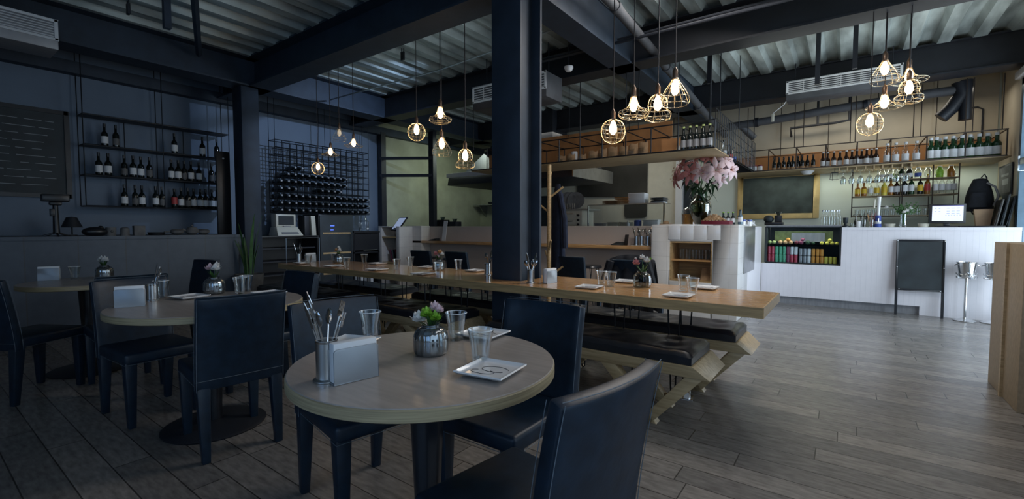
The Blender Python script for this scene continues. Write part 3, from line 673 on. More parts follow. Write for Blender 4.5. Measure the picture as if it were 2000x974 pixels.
# mesh return between both shelves
ms = thing('wire_mesh_return', 'open wire mesh rack joining the pass shelf to the bar shelf', 'rack', (0,0,0))
m = MB()
for k in range(25): y = 5.8+k*.118; m.bar((-1.28,y,2.14),(-1.28,y,2.60),.0055,4)
for k in range(5): z = 2.14+k*.115; m.bar((-1.28,5.8,z),(-1.28,8.62,z),.0055,4)
for k in range(24): y = 5.85+k*.118; m.bar((-1.7,y,2.135),(-1.28,y,2.135),.007,4) if y > 6.55 else None
for k in range(3): x = -1.68+k*.19; m.bar((x,6.55,2.13),(x,8.62,2.13),.007,4)
for y in (6.0, 7.2, 8.5): m.bar((-1.28,y,2.6),(-1.28,y,3.62),.0065,5)
m.build('wire_frame', 'wireblack', ms)

# ------------------------------------------------------------------ bottle maker
def bottle(name, cat, r, h, body, label_m, cap_m, neck=.32, lh=(.18,.5), group=None, shoulder=.14, nr=.42, neckfoil=0, n=12):
    t = thing(name, name, cat, (0,0,0), 0, group)
    zs = h*(1-neck-shoulder)
    MB().lathe([(0,0),(r*.92,0),(r,.008),(r,zs),(r*.86,zs+h*shoulder*.45),(r*nr*1.1,zs+h*shoulder),(r*nr,h*.97),(r*nr*.9,h*.975),(0,h*.975)], n=n).build('glass_body', body, t, smooth=True)
    if label_m: MB().lathe([(r+.0008,h*lh[0]),(r+.0008,h*lh[1])], n=n, cap=False).build('label', label_m, t, smooth=True)
    MB().lathe([(r*nr*1.12,h*(.93-neckfoil)),(r*nr*1.15,h),(0,h+.001)], n=n).build('cap', cap_m, t, smooth=True)
    return Proto(t)
ZB = 2.148
g = 'small beers in black on the bar shelf'
B1 = bottle('beer_bottle','bottle',.032,.225,'bot_dark','kraft','black',lh=(.06,.22),group=g,neckfoil=.04)
B1b = bottle('beer_bottle','bottle',.034,.245,'bot_brown','labelw','labelw',lh=(.12,.42),group='brown beers with white oval labels')
B2 = bottle('water_bottle','bottle',.042,.30,'clear','labelw','labelw',lh=(.1,.42),group='clear bottles on the bar shelf',neckfoil=.03)
B3 = bottle('water_bottle','bottle',.05,.325,'bot_green','labelw','labelw',lh=(.1,.44),group='green water bottles on the bar shelf',neckfoil=.05)
beers = [-1.02,-.95,-.88,-.81,-.75,-.68,-.62,-.55,-.47]
for i, x in enumerate(beers): B1.put((x,8.86+.02*(i%2),ZB),0,f'small dark beer bottle on the bar shelf, {ORD[i]} from its left end')
for i, x in enumerate([-.34,-.28,-.20,-.12,-.04,.03,.09,.15,.21,.27,.325]): B1b.put((x,8.86+.05*(i%2),ZB),0,f'brown oval-labelled beer bottle on the bar shelf, {ORD[i]} from the left')
for i, x in enumerate([.45,.55,.66,.78]): B2.put((x,8.86,ZB),.3*i,f'clear bottle on the bar shelf, {ORD[i]} of four from the left')
for i, x in enumerate([.93,.99,1.08,1.16,1.25,1.33,1.42,1.50,1.59,1.04,1.2,1.37,1.54]):
    B3.put((x,8.84+(.14 if i > 8 else 0),ZB),0,(f'green water bottle on the bar shelf front row, {ORD[i]} from the left' if i < 9 else f'green water bottle in the rear row of the bar shelf, {ORD[i-9]} from the left'))
J = thing('preserve_jar','jar','jar',(0,0,0),0,'small jars at the left end of the bar shelf')
MB().lathe([(0,0),(.034,0),(.036,.01),(.036,.08),(.032,.09)],n=14).build('glass_body','labelw',J,smooth=True); MB().lathe([(.0345,.087),(.0345,.107),(0,.107)],n=14).build('lid','maroon',J,smooth=True)
J = Proto(J)
for i, x in enumerate([-1.44,-1.37,-1.30,-1.22]): J.put((x,8.8,ZB),0,f'small white preserve jar with dark lid on the bar shelf, {ORD[i]} of four')
OB = bottle('oil_bottle','bottle',.036,.29,'bot_dark','kick','applegreen',lh=(.12,.42),nr=.4,group='oil bottles on the pass shelf corner')
for i, (x, y) in enumerate([(-1.66,5.86),(-1.585,5.86),(-1.51,5.86),(-1.43,5.86),(-1.36,5.87),(-1.62,5.98),(-1.47,5.98)]):
    OB.put((x,y,ZB),0,f'dark oil bottle with green cap at the pass shelf corner, {"front" if i<5 else "rear"} row {ORD[i if i<5 else i-5]}')
for i, (y, c) in enumerate(((7.1,'labelw'),(7.5,'labelr'),(7.8,'labelb'))):
    bb = bottle('spirit_bottle','bottle',.04,.30,'bot_brown' if i==1 else 'clear',c,'black',nr=.4); bb.put((-1.45,y,2.14),0,('pale bottle','reddish brown bottle','blue labelled bottle')[i]+' on the wire mesh rack behind the lilies')
# bags on the pass shelf
def bag(x, y, w_, h, lab, m='kraft'):
    t = thing('paper_bag', lab, 'bag', (x, y, 2.142), random.uniform(-.2,.2), 'bags on the pass shelf')
    MB().grid(lambda u, v: Vector((w_/2*(1-.15*u)*cos(2*pi*v)*1.0*(1+.05*sin(7*v*6+u*5)), .05*(1-.5*u)*sin(2*pi*v), u*h+.01*sin(v*20)*u)), 8, 24).grid(lambda u, v: Vector(((u-.5)*w_*.8,(v-.5)*.07,.003)),1,1).build('body', m, t, smooth=True)
    MB().box(-w_*.3,-.062,h*.25,w_*.3,-.056,h*.6).build('window', 'clear', t)
for i, (x, h) in enumerate([(-3.5,.13),(-3.34,.14),(-3.16,.12),(-2.98,.15),(-2.83,.17),(-2.68,.18),(-2.52,.17),(-2.38,.19),(-2.24,.2)]):
    bag(x, 6.05, .15, h, f'crumpled paper bag on the pass shelf, {ORD[i]} from the left', 'kraft')
single(MB().hexa([(-1.99,6.05,2.142),(-1.84,6.05,2.142),(-1.84,6.15,2.142),(-1.99,6.15,2.142)],[(-2.0,6.05,2.35),(-1.76,6.05,2.35),(-1.76,6.15,2.35),(-2.0,6.15,2.35)]), 'takeaway_box', 'backboard', 'reddish flared carton on the pass shelf left of the oil bottles', 'box')
single(MB().box(-4.95,6.1,2.142,-4.3,6.4,2.42), 'storage_box', 'backboard', 'brown box at the left end of the pass shelf', 'box', bevel=.004)
single(MB().lathe([(0,0),(.05,0),(.05,.2),(.045,.22),(0,.22)],n=16), 'canister', 'labelw', 'pale canister behind the bags on the pass shelf', 'canister', loc=(-3.42,6.3,2.142), smooth=True)

# ================================================================== BACK BAR
bb = thing('back_bar_rack', 'wire rack of spirits on the wall behind the bar', 'rack', (0,0,0))
m = MB()
for x in (.05,.66,1.0,1.28): m.bar((x,9.12,1.36),(x,9.12,2.12),.008,5).bar((x,9.5,1.36),(x,9.5,2.12),.006,5)
for z in (1.37,1.52,1.68,1.92): m.bar((.05,9.12,z),(1.28,9.12,z),.006,5)
m.build('wire_frame', 'wire', bb)
for z, a, b in ((1.37,.05,1.0),(1.68,.05,1.28),(1.92,.3,1.28)): MB().box(a,9.12,z,b,9.5,z+.012).build('shelf', 'shelfwood', bb)
specs = [('amber','yellowl','black',.036,.22),('amber','yellowl','labelw',.036,.23),('clear','labelw','labelw',.037,.24),('clear','yellowl','yellowl',.034,.25),('lemon','yellowl','labelw',.036,.26),
 ('amber','labelw','black',.035,.27),('bot_brown','labelw','black',.036,.27),('bot_dark','labelw','black',.04,.29),('bot_green','labelw','labelw',.036,.30),('bot_dark','yellowl','yellowl',.033,.29),('amber','labelr','yellowl',.034,.30),
 ('clear','labelw','labelw',.033,.29),('clear','labelw','labelw',.033,.29),('clear','labelw','labelw',.033,.29),('clear','labelw','labelw',.033,.29)]
desc = {'amber':'amber','clear':'clear','lemon':'pale yellow','bot_brown':'brown','bot_dark':'black','bot_green':'green'}
for i, (x, sp) in enumerate(zip([.12,.2,.28,.36,.45,.53,.60,.69,.77,.87,.95,1.04,1.11,1.18,1.245], specs)):
    bottle('spirit_bottle','bottle',sp[3],sp[4],sp[0],sp[1],sp[2],group='spirits on the back bar',nr=.36).put((x,9.2,1.693),0,f'{desc[sp[0]]} spirit bottle on the middle back bar shelf, {ORD[i]} from the left')
for i, (x, b_, l_) in enumerate([(.42,'clear','labelw'),(.52,'clear','labelw'),(.58,'clear','lime'),(.65,'bot_green','labelw'),(.74,'bot_dark','labelw'),(.84,'clear','labelb'),(.95,'clear',None),(1.08,'lime',None),(1.2,'amber',None)]):
    bottle('short_bottle','bottle',.042,.17,b_,l_,'labelw',neck=.2,group='short bottles on the top back bar shelf',nr=.55).put((x,9.2,1.933),0,f'short squat bottle on the top back bar shelf, {ORD[i]} from the left')
TG = single(MB().lathe([(.026,0),(.034,.1),(.032,.1),(.024,.004),(0,.004)],n=14), 'tumbler', 'clear', 'x', 'glass', 'tumblers on the lower back bar shelf', smooth=True); TGp = Proto(TG)
for i in range(12): TGp.put((.12+.074*i,9.2,1.384),0,f'clear tumbler on the lower back bar shelf, {ORD[i]} from the left')
# stemware hanging mouth down
WG = single(MB().lathe([(.034,0),(.032,-.003),(.004,-.01),(.003,-.085),(.02,-.10),(.039,-.13),(.04,-.16),(.033,-.20),(.0315,-.20),(.038,-.16),(.037,-.13),(.018,-.103),(0,-.092)],n=18,cap=False), 'wine_glass', 'clear', 'x', 'glass', 'wine glasses hung under the bar shelf', smooth=True); WGp = Proto(WG)
rk = thing('glass_hanger', 'wooden rails under the bar shelf holding wine glasses upside down', 'rack', (0,0,0))
for x in [-.12,-.02,.09,.2,.3,.4,.51,.62,.72]: MB().box(x-.008,8.7,2.065,x+.008,9.1,2.12).build('rail', 'shelfwood', rk)
for i, x in enumerate([-.07,.035,.145,.25,.35,.455,.565,.67]):
    for j, y in enumerate((8.78,8.95)):
        WGp.put((x,y,2.078),0,f'upside down wine glass under the bar shelf, {ORD[i]} from the left in the {"front" if j==0 else "rear"} row')
single(MB().tube([(-.24,8.8,1.95),(-.23,8.8,2.05),(-.13,8.8,2.05),(-.12,8.8,1.95),(-.24,8.8,1.95)],.004,5).tube([(-.21,8.8,2.05),(-.21,8.8,1.93)],.003,5).tube([(-.15,8.8,2.05),(-.15,8.8,1.93)],.003,5).bar((-.18,8.8,2.05),(-.18,8.8,2.12),.004,5).box(-.22,8.77,2.045,-.14,8.83,2.06), 'wire_basket', 'wireblack', 'small black wire holder hanging left of the wine glasses', 'holder')
single(MB().lathe([(0,0),(.05,0),(.1,.05),(.095,.06),(0,.06)],n=20), 'ceiling_bowl_lamp', 'labelw', 'small round cream lamp under the bar shelf at the board corner', 'lamp', loc=(-.55,8.9,2.06), smooth=True)
# framed chalkboard
bd = thing('chalkboard', 'blank chalkboard in a yellow pine frame on the bar wall', 'chalkboard', (-1.05,9.58,1.78))
MB().box(-.56,-.02,-.33,.57,0,.36).build('board', 'board', bd)
MB().box(-.64,-.035,-.42,-.55,0,.40).box(.56,-.035,-.42,.65,0,.40).box(-.55,-.035,-.42,.56,0,-.33).box(-.55,-.035,.33,.56,0,.40).build('frame', 'frame_y', bd, bevel=.003)

# ================================================================== BAR TOP
ZT = 1.202
SB = bottle('swing_top_bottle','bottle',.032,.26,'clear',None,'chrome',neck=.3,group='clear swing top bottles on the bar',nr=.4)
for i, (x, y) in enumerate([(-.30,8.5),(-.235,8.5),(-.17,8.5),(-.10,8.5),(-.27,8.6),(-.2,8.6),(-.13,8.6)]):
    SB.put((x,y,ZT+.0),0,f'clear swing top bottle on the bar, {"front" if i<4 else "rear"} row {ORD[i if i<4 else i-4]}')
t = thing('pepper_grinder', 'black squat grinder on the bar beside the display case', 'grinder', (-.02,8.5,ZT))
MB().lathe([(0,0),(.05,0),(.05,.02),(.02,.03),(.02,.06)],n=16).build('base','black',t,smooth=True); MB().lathe([(.022,.06),(.03,.07),(.034,.13),(0,.13)],n=16).build('body','board_n',t,smooth=True); MB().lathe([(.034,.13),(.036,.142),(0,.143)],n=16).build('lid','black',t,smooth=True)
for x, l, h in ((.06,'small clear shaker glass on the bar',.06),(.1,'low clear dish on the bar left of the stirrers',.04)):
    single(MB().lathe([(.02,0),(.028,h),(.026,h),(.018,.004),(0,.004)],n=14), 'bar_glass', 'clear', l, 'glass', loc=(x,8.5,ZT), smooth=True)
t = thing('soda_siphon', 'small dark pump bottle on the bar', 'bottle', (.105,8.62,ZT)); MB().lathe([(0,0),(.025,0),(.025,.09),(.01,.12),(.01,.16),(0,.16)],n=12).build('body','bot_dark',t,smooth=True); MB().tube([(0,0,.16),(0,0,.19),(-.04,0,.18)],.005,6).build('spout','black',t)
def cup_of(name, label, x, items, m='clear', h=.11):
    t = thing(name, label, 'cup', (x,8.5,ZT)); MB().lathe([(0,0),(.03,0),(.034,h),(.032,h),(.028,.004),(0,.004)],n=16).build('cup', m, t, smooth=True)
    for k, c in enumerate(items):
        a = k*2.4; MB().bar((.012*cos(a),.012*sin(a),.01),(.05*cos(a),.03*sin(a),.17+.02*(k%3)),.004,5).build('straw', c, t)
cup_of('stirrer_cup','cup of black stirrers on the bar',.195,['black']*7)
cup_of('straw_cup','cup of purple and orange straws on the bar',.285,['labelp','stamen','pink','labelp','peach','labelp'])
cup_of('napkin_cup','plain white cup at the left of the stirrers',.135,['white','white'],'white',.09)
t = thing('beer_tap', 'blue beer tap column with tall pale handle on the bar', 'beer tap', (.36,8.5,ZT))
MB().lathe([(0,0),(.04,0),(.042,.02),(.036,.06),(.036,.15),(.03,.17),(0,.17)],n=16).build('column','labelb',t,smooth=True)
MB().lathe([(.0375,.045),(.0375,.085)],n=16,cap=False).build('badge','labelw',t)
MB().tube([(0,0,.16),(.002,-.02,.3),(.004,-.025,.44)],.016,10,r1=.024).build('handle','porcelain',t,smooth=True)
MB().tube([(-.05,-.02,.28),(-.045,-.025,.40)],.012,10).build('side_handle','cream',t,smooth=True)
MB().tube([(0,-.03,.13),(0,-.09,.12),(0,-.1,.07)],.009,8).build('spout','chrome',t,smooth=True)
def flowerhead(m, c, r, seed, n=14):
    rnd = random.Random(seed)
    for ring in range(3):
        k = (5,5,4)[ring]
        for j in range(k):
            a = 2*pi*j/k+ring*.5+rnd.random()*.2; el = .25+ring*.45
            def f(u, v, a=a, el=el):
                w_ = (v-.5)*1.1*sin(pi*min(u+.12,1))*r*1.1
                d = u*r; x = d*cos(el*(1+.3*u)); z = d*sin(el*(1+.3*u))+.25*r*u*u
                return Vector((c[0]+x*cos(a)-w_*sin(a), c[1]+x*sin(a)+w_*cos(a), c[2]+z))
            m.grid(f, 4, 3, 0)
    return m
t = thing('flower_vase', 'clear vase with white blooms and feathery greenery on the bar', 'vase', (.64,8.5,ZT))
MB().lathe([(0,0),(.04,0),(.045,.03),(.032,.12),(.04,.19),(.038,.19),(.030,.12),(.042,.03),(0,.006)],n=20).build('glass','clear',t,smooth=True)
m = MB(); rnd = random.Random(3)
for k in range(26):
    a = rnd.random()*6.28; s_ = rnd.uniform(.05,.22); h = rnd.uniform(.22,.36)
    m.tube([(0,0,.02),(.02*cos(a),.02*sin(a),.18),(s_*cos(a),s_*sin(a)*.5,h)],.002,4)
    for q in range(4): fz = .5+q*.15; px_, py_, pz_ = s_*cos(a)*fz, s_*sin(a)*.5*fz, .12+(h-.12)*fz; m.sph((px_+rnd.uniform(-.015,.015),py_,pz_+.01),.009,5,4)
m.build('greenery','green_leaf',t)
for c in ((-.19,0,.27),(.03,-.04,.22),(.0,-.05,.2),(.07,-.03,.25)): flowerhead(MB(),c,.035,int(c[0]*100)+50).build('bloom','whitep',t,smooth=True)
for x, l in ((.44,'small cream tub on the bar left of the flowers'),(.80,'low cream bowl on the bar right of the flowers')):
    single(MB().lathe([(0,0),(.05,0),(.065,.05),(.06,.05),(0,.01)],n=20), 'bowl', 'cream', l, 'bowl', loc=(x+.06,8.55,ZT), smooth=True)
mo = thing('till_monitor', 'black till monitor with a lit white screen on the bar', 'monitor', (1.09,8.5,ZT), R(4))
MB().box(-.185,-.012,.05,.185,.03,.315).build('housing','black',mo,bevel=.006)
MB().box(-.155,-.0135,.085,.158,-.012,.292).build('screen','screen',mo)
m = MB(); rnd = random.Random(5)
m.box(-.155,-.0145,.284,.158,-.0135,.292)
for (x, z) in [(-.13,.25),(-.13,.215),(-.13,.18),(-.09,.25),(-.09,.215),(-.09,.18)]: m.box(x,-.0143,z,x+.018,-.0136,z+.004)
for r_, z in enumerate((.255,.215,.185)):
    for k in range(3): m.box(-.01+k*.05,-.0143,z,.022+k*.05,-.0136,z+.005)
for k in range(6): m.box(-.02+k*.028,-.0143,.158,-.008+k*.028,-.0136,.164)
m.build('screen_marks','screen_ink',mo)
MB().box(-.03,-.0,.015,.03,.03,.06).hexa([(-.12,-.06,0),(.12,-.06,0),(.12,.07,0),(-.12,.07,0)],[(-.1,-.04,.016),(.1,-.04,.016),(.1,.05,.016),(-.1,.05,.016)]).build('stand','black',mo,bevel=.003)
single(MB().box(-.22,-.07,0,.2,.06,.018), 'keyboard', 'black', 'black keyboard lying right of the till monitor', 'keyboard', loc=(1.42,8.42,ZT), bevel=.004)
single(MB().lathe([(0,0),(.09,0),(.13,.24),(.125,.24),(.085,.01),(0,.01)],n=4), 'planter_box', 'terracotta', 'tan tapered container under the backpack on the bar', 'container', loc=(1.47,8.72,ZT), rotz=.7)
bk = thing('backpack', 'black backpack resting on the tan container', 'backpack', (1.45,8.85,1.44))
MB().grid(lambda u, v: Vector(((.145*(1-.55*u**2.2))*cos(2*pi*v)*(1+.05*sin(4*pi*v+3*u)), .09*(1-.4*u**2)*sin(2*pi*v), u*.42 - (.02 if u < .05 else 0))), 14, 24).sph((.0,0,.405),.066,12,6,.35).sph((0,0,.01),.14,14,6,.15,1,.6).build('body','blackcloth',bk,smooth=True)
MB().grid(lambda u, v: Vector((-.03+(.10*(1-.3*u))*cos(pi+pi*v), -.085-.05*sin(pi*v)*(1-.3*u), .03+u*.2)), 6, 12, .01).build('pocket','blackcloth',bk,smooth=True)
MB().tube([(.06,-.05,.36),(.13,-.1,.3),(.17,-.08,.18),(.13,-.06,.05)],.014,6).build('shoulder_strap','kick',bk,smooth=True)
MB().tube([(-.1,-.06,.02),(-.07,-.09,-.06),(.0,-.08,-.05),(.03,-.07,.0)],.010,6).tube([(0,-.05,.43),(.03,-.05,.48),(.06,-.04,.42)],.008,6).build('loop','blackcloth',bk,smooth=True)
for i, (x, m_, l, w_) in enumerate(((1.545,'soot','gold and black menu board leaning at the right end of the bar',.30),(1.60,'board_n','narrow black board leaning against the right wall',.42),(1.655,'board_n','second black board leaning behind the narrow one',.36))):
    t = thing('leaning_board', l, 'board', (x, 8.56, ZT), 0)
    h = (.36,.42,.40)[i]
    MB().hexa([(-.008,-.12,0),(.008,-.12,0),(.008,.2,0),(-.008,.2,0)],[(.052,-.12,h),(.068,-.12,h),(.068,.2,h),(.052,.2,h)]).build('panel', m_, t, bevel=.002)
    MB().hexa([(-.0095,-.10,.03),(-.008,-.10,.03),(-.008,-.09,.03),(-.0095,-.09,.03)],[(.05-.002,-.10,h-.02),(.05,-.10,h-.02),(.05,-.09,h-.02),(.05-.002,-.09,h-.02)]).build('inlay', 'brushed', t)
pf = thing('wall_picture', 'small dark framed picture high on the right wall end', 'picture', (1.745,9.1,1.86))
MB().box(-.015,-.32,-.22,0,.32,.2).build('frame','steel_dark',pf,bevel=.003); MB().box(-.018,-.29,-.19,-.014,.29,.17).build('print','ceram',pf); MB().box(-.0195,-.2,-.08,-.018,.1,-.0).box(-.0195,-.2,.04,-.018,.15,.07).build('mount','kick',pf)
# chalkboard stand
cs = thing('chalkboard_stand', 'black chalkboard stand leaning against the white bar front', 'chalkboard', (.81,8.2,0))
T_ = Matrix.Rotation(R(-4), 4, 'X')
MB().box(-.235,-.012,.36,.235,.012,1.02).xf(T_).build('board','board_n',cs)
MB().box(-.25,-.018,.34,-.225,.018,1.035).box(.225,-.018,.34,.25,.018,1.035).box(-.225,-.018,1.01,.225,.018,1.035).box(-.225,-.018,.34,.225,.018,.365).xf(T_).build('frame','black',cs,bevel=.003)
for x in (-.236,.236): MB().box(x-.014,-.016,.0,x+.014,.014,.34).xf(T_).build('leg','black',cs)
for x, z in ((-.238,.66),(.238,.66),(-.21,.355),(.21,.355),(-.24,1.02),(.24,1.02)): MB().sph((x,-.022,z),.008,8,5).xf(T_).build('screw','chrome',cs,smooth=True)
# ice buckets on stands
t = thing('ice_bucket_stand', 'chrome stand', 'stand', (0,0,0), 0, 'ice bucket stands by the bar')
MB().lathe([(0,0),(.11,0),(.112,.01),(.06,.025),(.02,.045),(0,.045)],n=32).build('base','chrome',t,smooth=True)
MB().lathe([(.018,.03),(.014,.08),(.014,.52),(.02,.56)],n=14).build('pole','chrome',t,smooth=True)
m = MB()
for z, r in ((.555,.095),(.60,.098)): m.tube([(r*cos(2*pi*k/24),r*sin(2*pi*k/24),z+.02*(k%6==0)) for k in range(24)],.004,5,closed=True)
for k in range(4): a=k*pi/2+.4; m.tube([(0,0,.56),(.07*cos(a),.07*sin(a),.55),(.096*cos(a),.096*sin(a),.60)],.004,5)
m.build('ring','chrome',t)
S1 = Proto(t)
t = thing('ice_bucket', 'bucket', 'bucket', (0,0,0), 0, 'steel ice buckets')
MB().lathe([(0,0),(.068,0),(.072,.01),(.095,.185),(.103,.19),(.103,.197),(.092,.195),(.068,.015),(0,.012)],n=32).build('pail','chrome',t,smooth=True)
for s_ in (-1,1): MB().tube([(s_*.093,-.02,.165),(s_*.115,-.015,.15),(s_*.115,.015,.15),(s_*.093,.02,.165)],.005,6).build('handle','chrome',t,smooth=True)
S2 = Proto(t)
for i, x in enumerate((1.25,1.50)):
    S1.put((x,8.13,0),0,('left','right')[i]+' chrome ice bucket stand beside the chalkboard stand')
    S2.put((x,8.13,.562),0,('left','right, partly hidden')[i]+' steel ice bucket standing in its chrome stand')

# ================================================================== DISPLAY CASE
dc = thing('display_case', 'glass fronted display fridge set into the white bar front', 'display case', (-.575,8.36,.64))
m = MB().box(-.47,0,-.01,.505,.03,.01).box(-.47,0,.555,.505,.03,.575).box(-.475,0,-.01,-.455,.03,.575).box(.49,0,-.01,.51,.03,.575)
m.box(-.47,.45,0,.505,.47,.57).box(-.49,.0,0,-.475,.47,.57).box(.51,0,0,.52,.47,.57).box(-.48,0,-.03,.51,.47,-.0)
m.build('frame','board_n',dc)
MB().box(-.46,.008,.01,.49,.012,.555).build('front_glass','pane',dc)
MB().box(-.475,.04,.285,.51,.44,.293).build('glass_shelf','greyglass',dc)
MB().box(-.48,.0,.575,.51,.47,.59).box(-.15,.30,.33,.3,.44,.47).build('top','kick',dc)
MB().box(-.40,.435,.33,.4,.448,.50).build('back_panel','applegreen',dc)
g = 'cans in the display fridge'
can = {}
def canp(m_, h, x, z, y=.12, lab=''):
    key = (m_, h)
    if key not in can:
        t = thing('drink_can','can','can',(0,0,0),0,g)
        MB().lathe([(.018,0),(.024,.006),(.024,h-.008),(.02,h)],n=14).build('body',m_,t,smooth=True)
        MB().lathe([(.0205,h),(.019,h-.003),(0,h-.003)],n=14).build('lid','chrome',t,smooth=True)
        can[key] = Proto(t)
    can[key].put((-.575+x,8.36+y,.643+z),0,lab)
cols = [('redcan','red'),('redcan','red'),('greencan','green'),('greencan','green'),('greencan','green'),('labelp','plum'),('white','silver'),('white','silver')]
for i, (c, n_) in enumerate(cols):
    for lv in (0, 1): canp(c if not (c == 'white' and lv == 0) else 'redcan', .125, -.435+.053*i, .001+lv*.126, .1, f'{n_ if not (c=="white" and lv==0) else "red"} tall can in the display fridge, {"lower" if lv==0 else "upper"} tier, {ORD[i]} from the left')
for i in range(9):
    for lv in (0, 1):
        if lv and i > 5: continue
        c, n_ = (('labelb','white') if i < 2 else ('labelw','white') if i < 3 else ('orange','orange') if i < 6 else ('lemon','yellow'))
        canp(c if i >= 2 else 'kick', .11, .0+.055*i, .001+lv*.115, .1, f'{n_ if i>=2 else "grey"} short can in the display fridge, {"lower" if lv==0 else "upper"} tier, {ORD[i]} of its row')
fr_ = {}
for i, (x, c, dz, r) in enumerate([(-.43,'applegreen',0,.03),(-.37,'applegreen',0,.03),(-.28,'peach',0,.032),(-.21,'peach',0,.032),(-.14,'peach',0,.032),(-.175,'orange',.045,.03),(-.06,'maroon',0,.03),(.0,'labelp',0,.034),(.02,'labelp',.05,.028),(.09,'dark_leaf',0,.035),(.16,'dark_leaf',0,.026),(.27,'lemon',0,.028),(.34,'lemon',0,.028),(.40,'lemon',0,.028),(.46,'lemon',0,.026),(.37,'lemon',.045,.027)]):
    nm = {'applegreen':'pale green','peach':'peach coloured','orange':'orange','maroon':'dark red','labelp':'plum','dark_leaf':'dark green','lemon':'yellow'}[c]
    t = thing('fruit', f'{nm} fruit on the upper shelf of the display fridge, {ORD[i]} from the left', 'fruit', (-.575+x,8.46,.643+.293+dz+r*.93-.003), 0, 'fruit in the display fridge')
    MB().sph((0,0,0),r,14,10,.93).build('flesh',c,t,smooth=True); MB().bar((0,0,r*.8),(.004,0,r*1.12),.002,5).build('stem','kraft',t)

# ================================================================== KITCHEN
kc = thing('kitchen_counter', 'steel kitchen worktop behind the half wall', 'counter', (-4.8,7.2,0))
MB().box(-2.6,-.3,0,2.5,.5,1.16).build('cabinet','kick',kc); MB().box(-2.62,-.32,1.16,2.52,.52,1.2).build('worktop','brushed',kc,bevel=.004)
ov = thing('deck_oven', 'cream double deck oven with round dials on the kitchen counter', 'oven', (-4.02,7.2,1.2))
MB().box(-.28,0,0,.27,.45,.30).build('case','cream',ov,bevel=.005)
for z in (.02,.15):
    MB().box(-.26,-.012,z,.14,0,z+.11).build('door','cream',ov,bevel=.004); MB().bar((-.22,-.03,z+.09),(.1,-.03,z+.09),.008,8).build('handle','chrome',ov); MB().box(-.2,-.014,z+.02,-.06,-.011,z+.06).build('window','black',ov)
for z in (.05,.13,.21): MB().bar((.2,0,z),(.2,-.025,z),.02,12).build('dial','black',ov,smooth=True)
MB().box(-.29,-.02,.30,.40,.46,.325).build('top_tray','brushed',ov)
dr = thing('plate_rack', 'round plates standing in a rack on the deck oven', 'rack', (-4.05,7.3,1.526))
m = MB()
for k in range(9): m.bar((-.16+.035*k,-.05,0),(-.16+.035*k,-.05,.1),.003,4)
m.bar((-.16,-.05,.02),(.12,-.05,.02),.004,4).build('rack','chrome',dr)
PL = thing('plate','plate','plate',(0,0,0),0,'plates in the rack'); MB().lathe([(0,0),(.08,0),(.155,.018),(.155,.022),(.08,.006),(0,.006)],n=28).xf(Matrix.Rotation(R(80),4,'X') @ Matrix.Translation((0,.0,0))).build('dish','ceram',PL,smooth=True)
PL = Proto(PL)
for i in range(3): PL.put((-4.10+.07*i,7.30+.03*i,1.526+.155),R(25),f'grey round plate upright in the rack, {ORD[i]} from the left')
gd = thing('sneeze_guard', 'long glass counter guard with a glass top over the kitchen pass', 'glass guard', (-2.95,7.05,1.2))
MB().box(-.62,0,0,.68,.008,.37).box(-.62,0,.37,.68,.32,.378).build('glass','clear',gd)
for x in (-.62,.665): MB().box(x,-.004,0,x+.02,.02,.37).build('post','chrome',gd)
MB().box(-.62,-.004,.365,.69,.008,.382).build('edge','brushed',gd)
def tray(x, z, lab, c, n_, w_=.3):
    for k in range(n_):
        t = single(MB().hexa([(-w_/2+.02,-.1,0),(w_/2-.02,-.1,0),(w_/2-.02,.1,0),(-w_/2+.02,.1,0)],[(-w_/2,-.12,.016),(w_/2,-.12,.016),(w_/2,.12,.016),(-w_/2,.12,.016)]),'tray',c,f'{lab}, {ORD[k]} from the bottom','tray','trays stacked on the glass guard',loc=(x+.004*(k%2),7.2,z+k*.024),bevel=.002)
tray(-3.2,1.58,'brown wooden tray on the left of the glass top','kraft',3,.26); tray(-2.98,1.58,'dark brown tray in the middle stack on the glass top','honey',5,.26)
single(MB().box(-.14,-.1,0,.14,.1,.17),'paper_box','white','white box on the glass top beside the tray stack','box',loc=(-2.74,7.2,1.58),bevel=.012)
tray(-2.40,1.60,'grey striped tray at the right end of the glass top','ceram',3,.22)
single(MB().box(-.10,-.08,0,.12,.1,.02),'paper_stack','paper','white folded cloth under the grey trays on the glass top','cloth',loc=(-2.42,7.2,1.58),bevel=.004)
for i, (x, c, w_, h, l) in enumerate([(-3.45,'kick',.16,.07,'steel food tray left under the glass guard'),(-3.2,'cream',.18,.09,'cream food tub under the glass guard'),(-2.98,'cream',.18,.09,'second cream food tub under the glass guard'),(-2.55,'white',.24,.12,'white lidded box at the right under the glass guard'),(-2.62,'labelb',.12,.03,'blue lid on the white tub under the glass guard')]):
    if c == 'labelb': single(MB().lathe([(0,0),(.06,0),(.06,.10),(.05,.12),(0,.12)],n=16),'tub','labelb',l.replace('lid on the white tub','topped tub'),'tub',loc=(-2.78,7.3,1.2),smooth=True); continue
    single(MB().box(-w_/2,-.06,0,w_/2,.08,h).box(-w_/2-.008,-.068,h-.012,w_/2+.008,.088,h),'food_tub',c,l,'tub',loc=(x,7.3,1.2),bevel=.004)
single(MB().lathe([(0,0),(.03,0),(.03,.06),(.008,.09),(.006,.12),(0,.125)],n=14),'sauce_bottle','white','small white nozzle bottle under the glass guard','bottle',loc=(-2.88,7.12,1.2),smooth=True)
